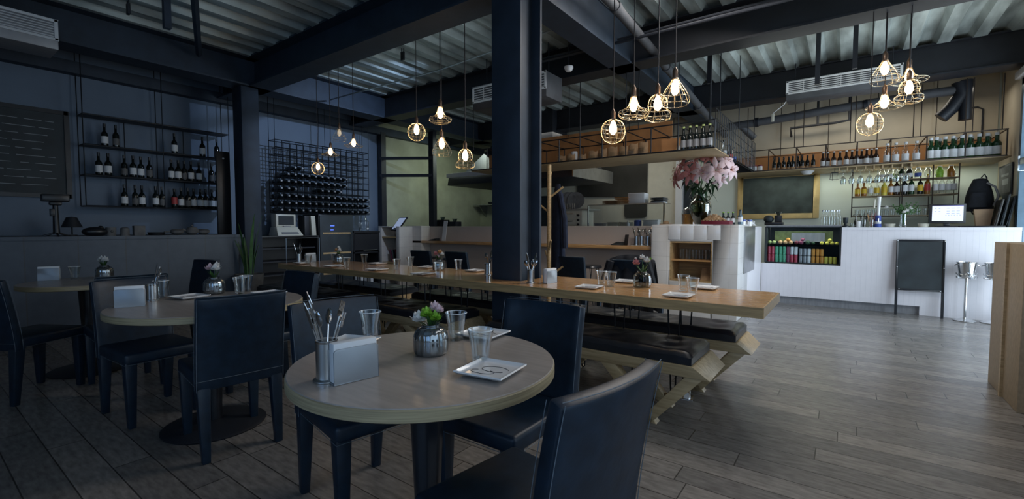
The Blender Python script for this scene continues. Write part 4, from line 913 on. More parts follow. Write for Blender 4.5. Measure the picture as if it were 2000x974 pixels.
# dark rounded panel on the kitchen wall
def rp(pts, r, n=5):
    out = []
    for i in range(len(pts)):
        p0, p, p1 = (Vector(pts[i-1]), Vector(pts[i]), Vector(pts[(i+1) % len(pts)]))
        a = (p0-p).normalized()*r; b = (p1-p).normalized()*r
        for k in range(n+1):
            t_ = k/n; q = (p+a)*(1-t_)**2+p*2*t_*(1-t_)+(p+b)*t_**2; out.append((q.x, q.y))
    return out
single(MB().prism(rp([(-5.1,1.90),(-3.95,1.86),(-3.95,1.40),(-3.45,1.40),(-3.45,2.62),(-4.85,2.62),(-4.85,2.42),(-5.1,2.38)],.09),'y',9.56,9.6),'wall_panel','soot','dark glossy panel with rounded corners on the cream kitchen wall','panel')
hd = thing('extractor_hood', 'dark extractor hood with a pale steel rim over the stoves', 'hood', (-5.4,8.0,2.10))
MB().hexa([(-1.6,-.8,0),(1.45,-.8,0),(1.45,.9,0),(-1.6,.9,0)],[(-1.6,-.75,.2),(1.45,-.75,.2),(1.45,.9,.2),(-1.6,.9,.2)]).hexa([(-1.4,-.6,.2),(1.3,-.6,.2),(1.3,.9,.2),(-1.4,.9,.2)],[(-.9,-.1,.9),(.9,-.1,.9),(.9,.9,.9),(-.9,.9,.9)]).box(-.5,.1,.9,.5,.7,1.52).build('canopy','steel_dark',hd,bevel=.004)
MB().box(-1.6,-.83,.16,1.46,-.79,.25).build('rim','white',hd,bevel=.003)
MB().box(1.45,-.8,.0,1.47,.9,.24).build('side_rim','brushed',hd)
ws = thing('pan_shelf', 'steel wall shelf with dark pans at the left of the kitchen', 'shelf', (-7.0,9.25,1.78))
MB().box(-1.05,0,0,.9,.35,.02).build('shelf','brushed',ws); m = MB()
for x in (-.9,.0,.8): m.prism([(.35,0),(.05,0),(.35,-.3)],'x',x,x+.02)
m.build('bracket','brushed',ws)
for i, (x, h) in enumerate([(-7.5,.06),(-7.0,.09),(-6.7,.06),(-6.3,.1)]):
    t = thing('pan',f'dark pan on the kitchen wall shelf, {ORD[i]} from the left','pan',(x,9.42,1.80),0,'pans on the kitchen wall shelf')
    MB().lathe([(0,0),(.12,0),(.15,h),(.145,h),(.115,.008),(0,.008)],n=20).build('pan','black',t,smooth=True); MB().tube([(.14,0,h-.01),(.3,-.02,h+.02)],.01,6).build('handle','black',t)
fz = thing('kitchen_fridge', 'dark tall kitchen cupboard seen just left of the column', 'cupboard', (-5.6,9.0,0)); MB().box(-.45,-.3,0,.45,.5,1.9).build('body','steel_dark',fz,bevel=.01); MB().box(-.43,-.32,.06,-.01,-.3,1.86).box(.01,-.32,.06,.43,-.3,1.86).build('door','board_n',fz); MB().bar((-.04,-.35,.8),(-.04,-.35,1.2),.01,6).bar((.04,-.35,.8),(.04,-.35,1.2),.01,6).build('handle','brushed',fz)
for i,(x,y,m_,w_,h,l) in enumerate([(-6.95,7.0,'black',.22,.16,'dark coffee grinder on the kitchen half wall'),(-6.6,7.0,'steel_dark',.2,.12,'dark low appliance on the kitchen counter by the thin post')]):
    t=thing('countertop_appliance',l,'appliance',(x,y,1.2)); MB().box(-w_/2,-.08,0,w_/2,.1,h).build('body',m_,t,bevel=.01); MB().lathe([(.03,h),(.06,h+.06),(0,h+.062)],n=14).build('hopper','greyglass',t,smooth=True)
# items on the ledge
CT = ['chrome']
def cutlery_set(parent, r, z0, z1, seed, n=7):
    rnd = random.Random(seed)
    for k in range(n):
        a = rnd.random()*6.28; q = r*.6; top = Vector((r*1.25*cos(a), r*1.25*sin(a), z1+rnd.uniform(-.02,.02))); bot = Vector((-q*.4*cos(a), -q*.4*sin(a), z0))
        d = (top-bot).normalized(); kind = k % 3; m = MB().bar(bot, top, .0028, 5)
        rot = Vector((0,0,1)).rotation_difference(d).to_matrix().to_4x4(); T = Matrix.Translation(top) @ rot
        if kind == 0: m2 = MB().sph((0,0,.022),.017,10,7,1.5,1,.3).xf(T); nm = 'spoon'
        elif kind == 1:
            m2 = MB().box(-.011,-.0015,0,.011,.0015,.016).xf(T)
            for j in range(4): m2.v += []; m2 = m2.add(*(lambda q_: (q_.v, q_.f))(MB().box(-.011+j*.0062,-.0012,.014,-.0085+j*.0062,.0012,.045).xf(T)))
            nm = 'fork'
        else: m2 = MB().prism([(-.007,0),(.007,0),(.009,.06),(.003,.085),(-.007,.06)],'y',-.001,.001).xf(T); nm = 'knife'
        m.add(m2.v, m2.f)
        o_ = m.build(nm,'chrome',None,smooth=(kind==0)); yield o_, k
def cutlery_holder(x, y, z, lab, h=.12, r=.035, n=7, seed=1, grp='steel cutlery holders'):
    t = thing('cutlery_holder', lab, 'holder', (x,y,z), 0, grp)
    MB().lathe([(0,0),(r*1.3,0),(r*1.3,.004),(r,.008),(r,h),(r-.002,h),(r-.003,.012),(0,.012)],n=24).build('cup','brushed',t,smooth=True)
    MB().lathe([(r+.0015,h-.008),(r+.0015,h-.002)],n=24,cap=False).build('rim','chrome',t,smooth=True)
    for o_, k in cutlery_set(None, r, .015, h+.05, seed, n):
        o_.location = (x,y,z); tag(o_, f'{o_.name.split(".")[0]} standing in {lab[:1].lower()+lab[1:]}'[:200], 'cutlery', 'cutlery in the holder: '+lab)
for i, x in enumerate((-2.52,-2.44,-2.35,-2.26)):
    cutlery_holder(x,6.57,.937,f'the {ORD[i]} steel cup on the bar ledge',.13,.03,6,11+i)
single(MB().box(-.19,-.06,0,.19,.06,.006),'serving_board','cream','pale board under the steel cutlery cups on the ledge','board',loc=(-2.39,6.57,.931))
t = thing('tablet_stand','dark tablet on a low wire stand at the ledge','stand',(-2.78,6.56,.931)); MB().hexa([(-.12,-.05,0),(.08,-.05,0),(.08,.06,0),(-.12,.06,0)],[(-.12,-.05,.01),(.08,-.05,.01),(.08,.06,.04),(-.06,.06,.05)]).build('base','board_n',t); MB().hexa([(.09,-.05,0),(.10,-.05,0),(.10,.07,0),(.09,.07,0)],[(.11,-.05,.16),(.12,-.05,.16),(.12,.07,.16),(.11,.07,.16)]).build('tablet','black',t)
t = thing('phone','dark handset lying on the left part of the ledge','phone',(-6.75,6.55,.931)); MB().hexa([(-.12,-.05,0),(.1,-.05,0),(.1,.06,0),(-.12,.06,0)],[(-.1,-.04,.02),(.1,-.04,.05),(.1,.05,.05),(-.1,.05,.02)]).build('body','black',t,bevel=.004)
t = thing('paper_sheet','tall white sheet standing on the half wall by the thin post','sheet',(-6.55,6.6,.931)); MB().hexa([(-.04,0,0),(.06,0,0),(.06,.01,0),(-.04,.01,0)],[(.0,.03,.40),(.10,.03,.40),(.10,.04,.40),(.0,.04,.40)]).build('sheet','paper',t)

# ================================================================== ISLAND TOP
ZI = 1.237
def lily_vase():
    t = thing('lily_vase','large smoked glass urn with two small handles on the tiled island','vase',(-1.63,6.6,ZI))
    P_ = smoothp([(.065,0),(.075,.02),(.12,.12),(.14,.22),(.13,.30),(.08,.35),(.07,.38),(.09,.405)],20)
    MB().lathe([(0,0)]+P_+[(P_[-1][0]-.006,P_[-1][1]-.002)]+[(max(q-.008,0),z+.006) for q,z in P_[::-1]][2:]+[(0,.008)],n=32).build('urn','jarglass',t,smooth=True)
    MB().lathe([(0,.01),(.065,.012),(.108,.12),(.12,.17),(0,.17)],n=24).build('water','greyglass',t,smooth=True)
    for s_ in (-1,1): MB().tube([(s_*.072,0,.37),(s_*.115,0,.385),(s_*.125,0,.35),(s_*.10,0,.325)],.008,6).build('handle','jarglass',t,smooth=True)
lily_vase()
def lily(px_, py_, pz_, dx, dy, dz, r, m_, lab, seed):
    rnd = random.Random(seed); base = Vector((-1.63,6.6,ZI))
    t = thing('lily', lab, 'flower', base, 0, 'lilies in the glass urn')
    c = Vector((px_,py_,pz_))-base; d = Vector((dx,dy,dz)).normalized()
    rot = Vector((0,0,1)).rotation_difference(d).to_matrix().to_4x4(); T = Matrix.Translation(c) @ rot
    m = MB()
    for k in range(6):
        a = k*pi/3+rnd.uniform(-.12,.12); wd = .34 if k%2 else .24; cu = rnd.uniform(.75,1.15)
        def f(u, v, a=a, wd=wd, cu=cu):
            w_ = (v-.5)*2*wd*r*sin(pi*(u*.92+.06))**.7*.68
            th_ = .25+u*1.5*cu; x = r*(.08+.95*u*sin(.45+.75*u)); z = r*(.75*u-.9*u*u*cu)+.25*r-.25*abs(v-.5)*2*r*.15
            return Vector((x*cos(a)-w_*sin(a), x*sin(a)+w_*cos(a), z))
        m.grid(f, 8, 4, 0)
    m.xf(T).build('petals', m_, t, smooth=True)
    s = MB()
    for k in range(6): a = k*pi/3+.3; s.bar((0,0,.1*r),(.28*r*cos(a),.28*r*sin(a),.7*r),.0015,4).sph((.28*r*cos(a),.28*r*sin(a),.7*r),.006,6,4,.6,1.4,.8)
    s.xf(T).build('stamens','stamen',t)
    p0 = Vector((rnd.uniform(-.05,.05),rnd.uniform(-.04,.04),.03)); n0 = Vector((rnd.uniform(-.04,.04),rnd.uniform(-.03,.03),.39))
    MB().tube([p0, n0, n0.lerp(c,.5)+Vector((0,0,.03)), c],.005,6).build('stem','green_leaf',t,smooth=True)
    l = MB()
    for q in range(3):
        b = n0.lerp(c, .25+.2*q); a = rnd.uniform(0,6.28); L = rnd.uniform(.12,.2)
        def f(u, v, a=a, b=b, L=L):
            w_ = (v-.5)*.045*sin(pi*min(.98,u+.04)); return Vector((b.x+cos(a)*L*u*.8-sin(a)*w_, b.y+sin(a)*L*u*.6+cos(a)*w_, b.z+L*(.25*u-1.0*u*u)))
        l.grid(f, 6, 2, 0)
    l.build('leaves','dark_leaf',t,smooth=True)
LL = [(-1.88,6.5,1.84,-.8,-.7,.0,.16,'pink','pink lily lowest at the left of the bouquet'),(-1.80,6.45,1.97,-.5,-.8,.4,.15,'pink','pink lily at the upper left of the bouquet'),(-1.70,6.42,1.88,-.1,-1,.1,.17,'pink','pink lily left of centre facing the room'),
      (-1.57,6.4,1.88,.1,-1,.15,.16,'pinkw','pale pink lily at the centre front of the bouquet'),(-1.40,6.4,1.90,.3,-1,.1,.18,'pinkw','large whitish pink lily right of centre'),(-1.25,6.45,1.90,.8,-.7,.1,.15,'pinkw','pale lily at the right end of the bouquet'),
      (-1.32,6.5,2.0,.5,-.7,.5,.13,'pinkw','pale lily at the upper right of the bouquet'),(-1.6,6.5,2.08,-.1,-.7,.8,.14,'pink','pink lily near the top of the bouquet'),(-1.48,6.48,2.04,.1,-.6,.8,.13,'pink','pink lily right of the topmost one'),(-1.70,6.62,2.05,-.3,-.3,.9,.13,'pinkw','pale lily behind the topmost blooms'),(-1.92,6.6,1.95,-.9,-.3,.3,.12,'pink','small pink lily pointing left out of the bouquet'),(-1.38,6.55,1.80,.5,-.8,-.1,.12,'pinkw','small pale lily lowest at the right of the bouquet')]
for i, q in enumerate(LL): lily(q[0],q[1],q[2]+.035,*q[3:6],q[6]*1.06,*q[7:9], i)
t = thing('juice_dispenser','glass jug of orange juice left of the lily urn','jug',(-1.82,6.75,ZI)); MB().lathe([(0,0),(.09,0),(.095,.15),(0,.15)],n=20).build('juice','orange',t,smooth=True); MB().lathe([(.097,0),(.1,.16),(.08,.22),(.03,.25)],n=20,cap=False).build('glass','clear',t,smooth=True)
t = thing('gift_box','flat maroon tray holding crumpled paper on the tiled island','tray',(-1.42,6.5,ZI)); MB().box(-.15,-.1,0,.2,.12,.05).build('tray','maroon',t,bevel=.004)
t = thing('paper_bundle','crumpled brown paper heap on the maroon tray','paper',(-1.43,6.5,ZI+.05)); MB().grid(lambda u,v: Vector(((u-.5)*.28,(v-.5)*.18,.002+.075*sin(pi*u)*sin(pi*v)*(1+.35*sin(u*23)*cos(v*17))+.01*sin(u*41+v*30))),22,14).build('paper','kraft',t,smooth=False)
OB2 = bottle('oil_bottle','bottle',.028,.17,'bot_dark','labelw','lime',nr=.4,group='small bottles on the island')
for i,(x,y) in enumerate(((-1.36,6.72),(-1.30,6.72),(-1.24,6.72))): OB2.put((x,y,ZI),0,f'small dark bottle with lime cap behind the maroon tray, {ORD[i]} of three')
bottle('sauce_bottle','bottle',.03,.2,'bluemetal','labelw','black',nr=.45).put((-1.15,6.72,ZI),0,'blue grey sauce bottle at the right end of the island top')
for i,x in enumerate((-1.16,-1.13)):
    t=thing('mug',f'white mug with blue rim behind the island corner, {"near" if i==0 else "far"} one','mug',(x,6.95+.3*i,1.217)); MB().lathe([(0,0),(.04,0),(.042,.09),(.038,.09),(.036,.01),(0,.01)],n=20).build('cup','porcelain',t,smooth=True); MB().lathe([(.043,.065),(.043,.088)],n=20,cap=False).build('band','labelb',t); MB().tube([(.04,0,.02),(.07,0,.03),(.07,0,.065),(.04,0,.075)],.006,6).build('handle','porcelain',t)
t = thing('bread_cloth','bundle of white cloth with orange bread on the island wing','bread',(-1.17,7.6,1.217)); MB().grid(lambda u,v: Vector(((u-.5)*.13,(v-.5)*.5,.01+.07*sin(pi*u)*sin(pi*v)*(1+.2*sin(v*20)))),10,16).build('cloth','paper',t,smooth=True); MB().sph((0,-.12,.06),.05,10,7,.6,1,1.6).build('loaf','orange',t,smooth=True)
t = thing('coffee_grinder','dark coffee grinder on the bar behind the island','grinder',(-.98,8.62,1.235)); MB().box(-.12,-.08,0,.14,.1,.05).box(.02,-.05,.05,.12,.05,.16).build('base','black',t,bevel=.008); MB().lathe([(.02,.16),(.055,.22),(0,.222)],c=(.07,0,0),n=16).build('hopper','greyglass',t,smooth=True); MB().sph((-.07,0,.1),.075,14,8,.85).build('bowl','board_n',t,smooth=True)
for i in range(5): TGp.put((-1.87+.085*i,6.6,.76+.361),0,'x') if False else None
G2 = Proto(single(MB().lathe([(.028,0),(.034,.13),(.032,.13),(.026,.004),(0,.004)],n=14),'tall_glass','clear','x','glass','glasses in the island niche',smooth=True))
for i in range(5): G2.put((-1.86+.085*i,6.58,1.117),0,f'tall glass on the upper shelf of the island niche, {ORD[i]} from the left') if False else G2.put((-1.86+.085*i,6.58,.7665),0,f'tall glass on the upper shelf of the island niche, {ORD[i]} from the left')
single(MB().hexa([(-.07,0,0),(.07,0,0),(.07,.01,0),(-.07,.01,0)],[(-.06,.05,.16),(.08,.05,.16),(.08,.06,.16),(-.06,.06,.16)]),'menu_card','kraft','tan card leaning in the lower part of the island niche','card',loc=(-1.52,6.5,.486))
for i,(x,l) in enumerate(((-2.08,'small brown shell dish at the left corner of the island top'),)):
    single(MB().box(-.08,-.04,0,.08,.04,.015).sph((0,0,.03),.045,10,6,.6),'dish','kraft',l,'dish',loc=(x,6.55,ZI),smooth=False)

# ================================================================== LEFT WALL
wsx = thing('wine_shelf', 'wide hanging wire shelf of wine bottles on the left wall', 'shelf', (-7.9,2.3,0))
m = MB(); Y0, Y1 = -.80, .88; LV = (1.475,1.87,2.25,2.63)
for y in (Y0,-.33,.03,.36,.68,Y1):
    for x in (-.12,.14):
        if y in (Y0,Y1) or x < 0 or y == .03: m.bar((x,y,LV[0]),(x,y,LV[3]),.006,5)
for z in LV:
    for x in (-.12,.14): m.bar((x,Y0,z),(x,Y1,z),.007,5)
    for y in (Y0,-.33,.36,Y1): m.bar((-.12,y,z),(.14,y,z),.006,5)
for y in (Y0,.03,Y1):
    for x in (-.12,.14): m.bar((x,y,2.63),(x,y,3.62),.006,5)
m.build('wire_frame','wireblack',wsx)
for z in LV[:3]+(2.63,): MB().box(-.12,Y0,z-.008,.14,Y1,z).build('board','steel_dark',wsx)
W1 = bottle('wine_bottle','bottle',.038,.30,'bot_dark','labelw','black',lh=(.15,.45),nr=.36,neckfoil=.08,group='wine bottles on the left wall shelf')
W2 = bottle('wine_bottle','bottle',.036,.30,'bot_dark','ceram','black',lh=(.12,.4),nr=.36,neckfoil=.08,group='wine bottles on the left wall shelf')
W3 = bottle('wine_bottle','bottle',.036,.28,'bot_dark','labelr','black',lh=(.2,.55),nr=.36,neckfoil=.08,group='wine bottles on the left wall shelf')
rows = (('top',2.251,[1.73,1.84,2.5,2.85,3.05]),('middle',1.871,[1.66,1.75,1.92,2.01,2.1,2.19,2.45,2.53,2.61,2.69,2.8,2.96,3.05]),('bottom',1.476,[1.91,2.02,2.10,2.25,2.33,2.47,2.56,2.64,2.72,2.80,2.88,2.955,3.03,3.11]))
for rn, z, ys in rows:
    for i, y in enumerate(ys):
        Pq = W3 if (rn == 'bottom' and i == 5) else (W1 if (i*7+len(ys)) % 3 or (rn == 'bottom' and i > 8) else W2)
        Pq.put((-7.87+.02*(i%2),y,z),0,f'wine bottle on the {rn} board of the left wall shelf, {ORD[i]} from the left')
wr = thing('wine_rack', 'square grid wire wine rack hanging on the wall behind the dim lamps', 'rack', (-7.85,3.83,1.45))
m = MB(); NX, NZ = 15, 10; cw, chh = 1.83/NX, 1.2/NZ
for x in (0,.2):
    for i in range(NX+1): m.bar((x,i*cw,0),(x,i*cw,1.2),.007,4)
    for j in range(NZ+1): m.bar((x,0,j*chh),(x,1.83,j*chh),.007,4)
for j in range(0, NZ+1, 2): m.bar((0,1.83,j*chh),(.2,1.83,j*chh),.005,4).bar((0,0,j*chh),(.2,0,j*chh),.005,4)
for y in (0,.9,1.83):
    for x in (0,.2): m.bar((x,y,1.2),(x,y,2.27),.005,4)
m.build('wire_frame','wireblack',wr)
wb = thing('racked_wine_bottle','dark wine bottle lying neck outwards in the grid wine rack','bottle',(0,0,0),0,'bottles lying in the grid wine rack')
RX = Matrix.Rotation(R(90),4,'Y')
MB().lathe([(0,0),(.034,0),(.037,.01),(.037,.19),(.02,.235),(.014,.26),(.014,.30)],n=12).xf(RX).build('glass_body','bot_dark',wb,smooth=True)
MB().lathe([(.0155,.27),(.0155,.305),(0,.306)],n=10).xf(RX).build('foil','kick',wb,smooth=True)
WB = Proto(wb)
fill = {0:range(0,15),1:range(0,15),2:range(0,15),3:list(range(0,3))+list(range(6,10)),4:range(0,11),5:range(1,11),6:[2,3]}
for j, cols_ in fill.items():
    for i in cols_: WB.put((-7.87,3.83+(i+.5)*cw,1.45+j*chh+.042),0)
mb_ = thing('menu_board','large black menu board with rows of faint chalk lines on the left wall','chalkboard',(-8.095,.45,1.58))
MB().box(0,-1.0,0,.03,.97,1.08).build('board','board_n',mb_); MB().box(.0,.93,-.01,.045,.98,1.09).box(0,-1.0,1.04,.045,.97,1.09).box(0,-1.0,-.01,.045,.97,.04).build('frame','black',mb_)
m = MB(); rnd = random.Random(9)
for k in range(10):
    z = .14+k*.088; y = -.9
    while y < .78: L = rnd.uniform(.06,.3); m.box(.030,y,z,.0312,min(y+L,.84),z+.006); y += L+rnd.uniform(.02,.08)
m.build('chalk_rows','chalk',mb_)
ts = thing('camera_tripod','black stand with a small boxy head on the left ledge','stand',(-7.0,1.1,1.1))
MB().box(-.05,-.11,.38,.06,.11,.46).box(-.03,-.05,.34,.04,.05,.38).build('head','black',ts,bevel=.012); MB().bar((0,0,.03),(0,0,.36),.03,12,r1=.022).build('post','black',ts,smooth=True); MB().box(-.03,-.045,.22,.03,-.01,.30).build('clamp','black',ts,bevel=.004)
for a in (0,2.1,4.2): MB().tube([(0,0,.05),(.05*cos(a),.07*sin(a),.02),(.09*cos(a),.12*sin(a),.005)],.01,6).build('leg','black',ts)
t = thing('lamp_shade_bowl','dark shade shaped object hanging right of the boxy stand','lamp',(-7.6,1.33,1.1)); MB().lathe([(.10,.10),(.05,.22),(0,.23)],n=20).build('shade','steel_dark',t,smooth=True); MB().bar((0,0,0),(0,0,.2),.008,6).build('stem','black',t); MB().lathe([(0,0),(.05,0),(.05,.01),(0,.012)],n=16).build('base','black',t)
for i,(y,kind) in enumerate([(1.42,'dark'),(1.56,'cup'),(1.69,'cup2'),(1.82,'box'),(2.0,'pan'),(2.22,'bowl'),(2.39,'pot'),(2.52,'bowl')]):
    L_ = ['dark lumpy bundle','white mug with a dark dot','pale canister','pale upright box','dark flat pan','pale low bowl','pale teapot','pale rounded bowl'][i]+' on the left ledge'
    if kind == 'dark': single(MB().sph((0,0,.05),.07,12,8,.8,1,1.7).sph((0,.05,.09),.03,8,6),'bundle','black',L_,'bundle',loc=(-7.0,y,1.1),smooth=True)
    elif kind == 'cup':
        t=thing('mug',L_,'mug',(-7.0,y,1.1)); MB().lathe([(0,0),(.045,0),(.05,.1),(.045,.1),(.04,.01),(0,.01)],n=20).build('cup','ceram',t,smooth=True); MB().sph((.047,0,.055),.016,8,6,1,.3,1).build('dot','black',t)
    elif kind == 'cup2': single(MB().lathe([(0,0),(.045,0),(.042,.09),(.02,.1),(0,.1)],n=20),'canister','ceram',L_,'canister',loc=(-7.0,y,1.1),smooth=True)
    elif kind == 'box': single(MB().box(-.04,-.05,0,.04,.06,.12),'box','ceram',L_,'box',loc=(-7.0,y,1.1),bevel=.004)
    elif kind == 'pan': t=thing('pan',L_,'pan',(-7.0,y,1.1)); MB().lathe([(0,0),(.08,0),(.09,.04),(0,.04)],n=20).build('pan','black',t,smooth=True); MB().bar((0,.08,.04),(0,.2,.055),.01,6).build('handle','black',t)
    else:
        t=thing('bowl' if kind=='bowl' else 'teapot',L_,'bowl' if kind=='bowl' else 'teapot',(-7.0,y,1.1)); MB().lathe([(.03,0),(.07,.03),(.075,.06),(.05,.075 if kind=='bowl' else .1),(0,.078 if kind=='bowl' else .11)],n=20).build('bowl','ceram',t,smooth=True)
        if kind=='pot': MB().tube([(0,-.06,.05),(0,-.11,.08)],.012,8).sph((0,0,.12),.015,8,6).build('spout','ceram',t,smooth=True)
# plant
pt = thing('potted_plant','tall leafed plant in a grey pot beside the left pillar','plant',(-6.75,2.98,0))
MB().lathe([(0,0),(.13,0),(.18,.52),(.185,.55),(.165,.55),(.15,.48),(0,.48)],n=24).build('pot','ceram',pt,smooth=True)
rnd = random.Random(21)
for k in range(9):
    a = rnd.random()*6.28; L = rnd.uniform(.5,1.05); q = rnd.uniform(.04,.18); w_ = .022
    MB().grid(lambda u, v, a=a, L=L, q=q: Vector((.05*cos(a)+q*cos(a)*u*u-(v-.5)*2*w_*sin(a)*sin(pi*min(.97,u*.85+.12)), .05*sin(a)+q*sin(a)*u*u+(v-.5)*2*w_*cos(a)*sin(pi*min(.97,u*.85+.12)), .48+L*u)), 8, 3, .003).build('leaf','green_leaf',pt,smooth=True)
# cabinets under the wine rack
c1 = thing('open_cabinet','black open cabinet with pale door outline under the wine rack','cabinet',(-7.8,4.0,0))
MB().box(-.25,-.48,0,-.23,.5,1.04).box(-.25,-.5,0,.28,-.47,1.04).box(-.25,.47,0,.28,.5,1.04).box(-.25,-.5,1.04,.3,.5,1.06).box(-.25,-.5,0,.28,.5,.05).build('carcass','black',c1)
for z in (.4,.62,.84): MB().box(-.23,-.47,z,.22,.47,z+.02).build('shelf','steel_dark',c1)
m = MB()
for a,b in (((.31,-.1,.06),(.31,-.1,1.02)),((.31,.49,.06),(.31,.49,1.02)),((.31,-.1,1.02),(.31,.49,1.02)),((.31,-.1,.06),(.31,.49,.06))): m.bar(a,b,.008,5)
m.build('door_outline','brushed',c1)
cm = thing('card_machine','cream counter machine with a dark screen under the wine rack','machine',(-7.65,3.98,1.06))
MB().hexa([(-.15,-.22,0),(.18,-.22,0),(.18,.22,0),(-.15,.22,0)],[(-.15,-.18,.15),(.05,-.18,.15),(.05,.18,.15),(-.15,.18,.15)]).box(-.15,-.17,.15,.02,.17,.36).build('body','cream',cm,bevel=.012)
MB().box(.02,-.13,.18,.027,.13,.33).build('screen','board_n',cm); MB().box(.03,-.06,.155,.06,.06,.165).hexa([(.12,-.14,.06),(.17,-.14,.03),(.17,.14,.03),(.12,.14,.06)],[(.12,-.14,.066),(.17,-.14,.036),(.17,.14,.036),(.12,.14,.066)]).build('keys','kick',cm)
single(MB().box(-.1,-.04,0,.1,.05,.34),'tall_box','steel_dark','dark upright box right of the cream machine','box',loc=(-7.65,4.3,1.06),bevel=.004)
single(MB().hexa([(-.08,-.03,0),(.08,-.03,0),(.08,.05,0),(-.08,.05,0)],[(-.08,-.05,.34),(.08,-.05,.34),(.08,.03,.34),(-.08,.03,.34)]),'file_box','cream','cream upright file box before the tall wine fridge','box',loc=(-7.62,4.42,1.06),bevel=.004)
wf = thing('wine_fridge','tall black glass wine fridge with small blue lights','fridge',(-7.8,4.85,0))
MB().box(-.27,-.33,0,.25,.35,1.43).build('case','black',wf,bevel=.006); MB().box(.25,-.32,.05,.275,.34,1.41).build('door','board_n',wf,bevel=.003)
for z in (.35,.72,1.08): MB().box(.276,-.27,z,.28,.29,z+.03).build('shelf_front','honey_edge',wf)
MB().box(.276,-.12,1.22,.281,-.04,1.235).box(.276,-.12,1.15,.281,-.06,1.162).build('indicator_light',mat('blue_led',(.1,.15,.8),.4,emit=((.1,.2,1),1.2)),wf)
MB().bar((.29,.30,.6),(.29,.30,1.1),.008,6).build('handle','steel_dark',wf)
c2 = thing('side_cabinet','low black cabinet with binders between the wine fridge and the kitchen','cabinet',(-7.8,5.52,0))
MB().box(-.27,-.28,0,-.25,.3,1.1).box(-.27,-.3,0,.25,-.27,1.1).box(-.27,.27,0,.25,.3,1.1).box(-.27,-.3,1.1,.27,.3,1.13).box(-.27,-.3,.0,.25,.3,.06).box(-.27,-.3,.7,.25,.3,.73).box(.24,-.28,.76,.26,.28,1.08).build('carcass','black',c2); MB().bar((.28,-.1,.76),(.28,.22,.76),.008,6).build('handle','brushed',c2)
for i in range(6): single(MB().box(-.1,-.03,0,.12,.025,.3),'binder',['kick','ceram','white'][i%3],f'upright binder in the low black cabinet, {ORD[i]} from the left','binder','binders in the low cabinet',loc=(-7.75,5.32+.075*i,.061),bevel=.003)
wd = thing('water_dispenser','clear water bottle dispenser on the low black cabinet','dispenser',(-7.75,5.6,1.13)); MB().lathe([(0,0),(.09,0),(.1,.02),(.1,.18),(.06,.22),(.05,.3),(.07,.33),(.07,.4),(0,.41)],n=20).build('bottle','clear',wd,smooth=True); MB().box(.09,-.02,.03,.13,.02,.06).build('tap','white',wd)
# host stand with touch screen
hs = thing('host_stand','beige open shelved host stand left of the bar ledge','counter',(-7.58,6.25,0))
MB().box(-.36,-.15,0,-.26,.2,1.22).box(.2,-.15,0,.3,.2,1.22).box(-.26,.18,0,.2,.2,1.22).box(-.36,-.15,1.2,.0,.2,1.22).build('body','tile_beige',hs,bevel=.006)
for z in (.45,.98): MB().box(-.26,-.14,z,.2,.18,z+.03).build('shelf','honey_edge',hs)
for i in range(5): single(MB().hexa([(-.012,-.08,0),(.012,-.08,0),(.012,.08,0),(-.012,.08,0)],[(-.09,-.08,.26),(-.066,-.08,.26),(-.066,.08,.26),(-.09,.08,.26)]),'menu_book',['labelp','ceram','steel_dark'][i%3],f'slanting menu book in the host stand, {ORD[i]} from the left','book','menus leaning in the host stand',loc=(-7.62+.055*i,6.27,.481))
ps = thing('touch_screen','slanted lit touch screen on the host stand','screen',(-7.40,6.12,1.14)); TT = Matrix.Rotation(R(-28),4,'X')
MB().hexa([(-.16,-.012,0),(.08,-.012,0),(.08,.012,0),(-.16,.012,0)],[(-.04,-.012,.30),(.2,-.012,.30),(.2,.012,.30),(-.04,.012,.30)]).xf(TT).build('housing','black',ps,bevel=.003)
MB().hexa([(-.135,-.014,.022),(.065,-.014,.022),(.065,-.0125,.022),(-.135,-.0125,.022)],[(-.035,-.014,.278),(.17,-.014,.278),(.17,-.0125,.278),(-.035,-.0125,.278)]).xf(TT).build('screen','screen_dim',ps)
MB().box(-.08,.0,-.02,.08,.1,.05).build('stand','black',ps)

# ================================================================== TABLE SETTINGS
ZR, ZL = .7515, .7505
def glass_proto():
    t = thing('water_glass','glass','glass',(0,0,0),0,'faceted water glasses')
    md = lambda a, k: 1+(.035*cos(9*a) if 1 < k < 4 else 0)
    MB().lathe([(0,0),(.026,0),(.028,.006),(.034,.06),(.037,.075),(.044,.11),(.0425,.11),(.035,.075),(.031,.06),(.025,.014),(0,.014)],n=36,mod=md).build('bowl','clear',t,smooth=True)
    MB().lathe([(.0442,.1085),(.0434,.111),(.0423,.1085)],n=36,cap=False).build('rim','porcelain',t,smooth=True)
    return Proto(t)
GP = glass_proto()
def plate_proto():
    t = thing('square_plate','plate','plate',(0,0,0),0,'white square plates')
    m = MB()
    def f(u, v):
        x, y = (u-.5)*.165, (v-.5)*.165; e = max(abs(u-.5), abs(v-.5))*2
        return Vector((x, y, .006+(.010*((e-.82)/.18)**1.5 if e > .82 else 0)))
    m.grid(f, 20, 20, .005); m.build('plate','porcelain',t,smooth=True)
    d = MB(); 
    for (cx, cy, rx, ry, a0, a1) in ((.01,.01,.045,.026,.3,5.6),(-.015,-.025,.04,.018,2.2,7.4)):
        d.tube([(cx+rx*cos(a0+(a1-a0)*k/20), cy+ry*sin(a0+(a1-a0)*k/20), .0092) for k in range(21)], .0008, 4)
    d.build('drawn_line','ink',t)
    MB().box(-.04,-.075,.0105,.055,.07,.0125).build('napkin','paper',t) if False else None
    return Proto(t)
PP = plate_proto()
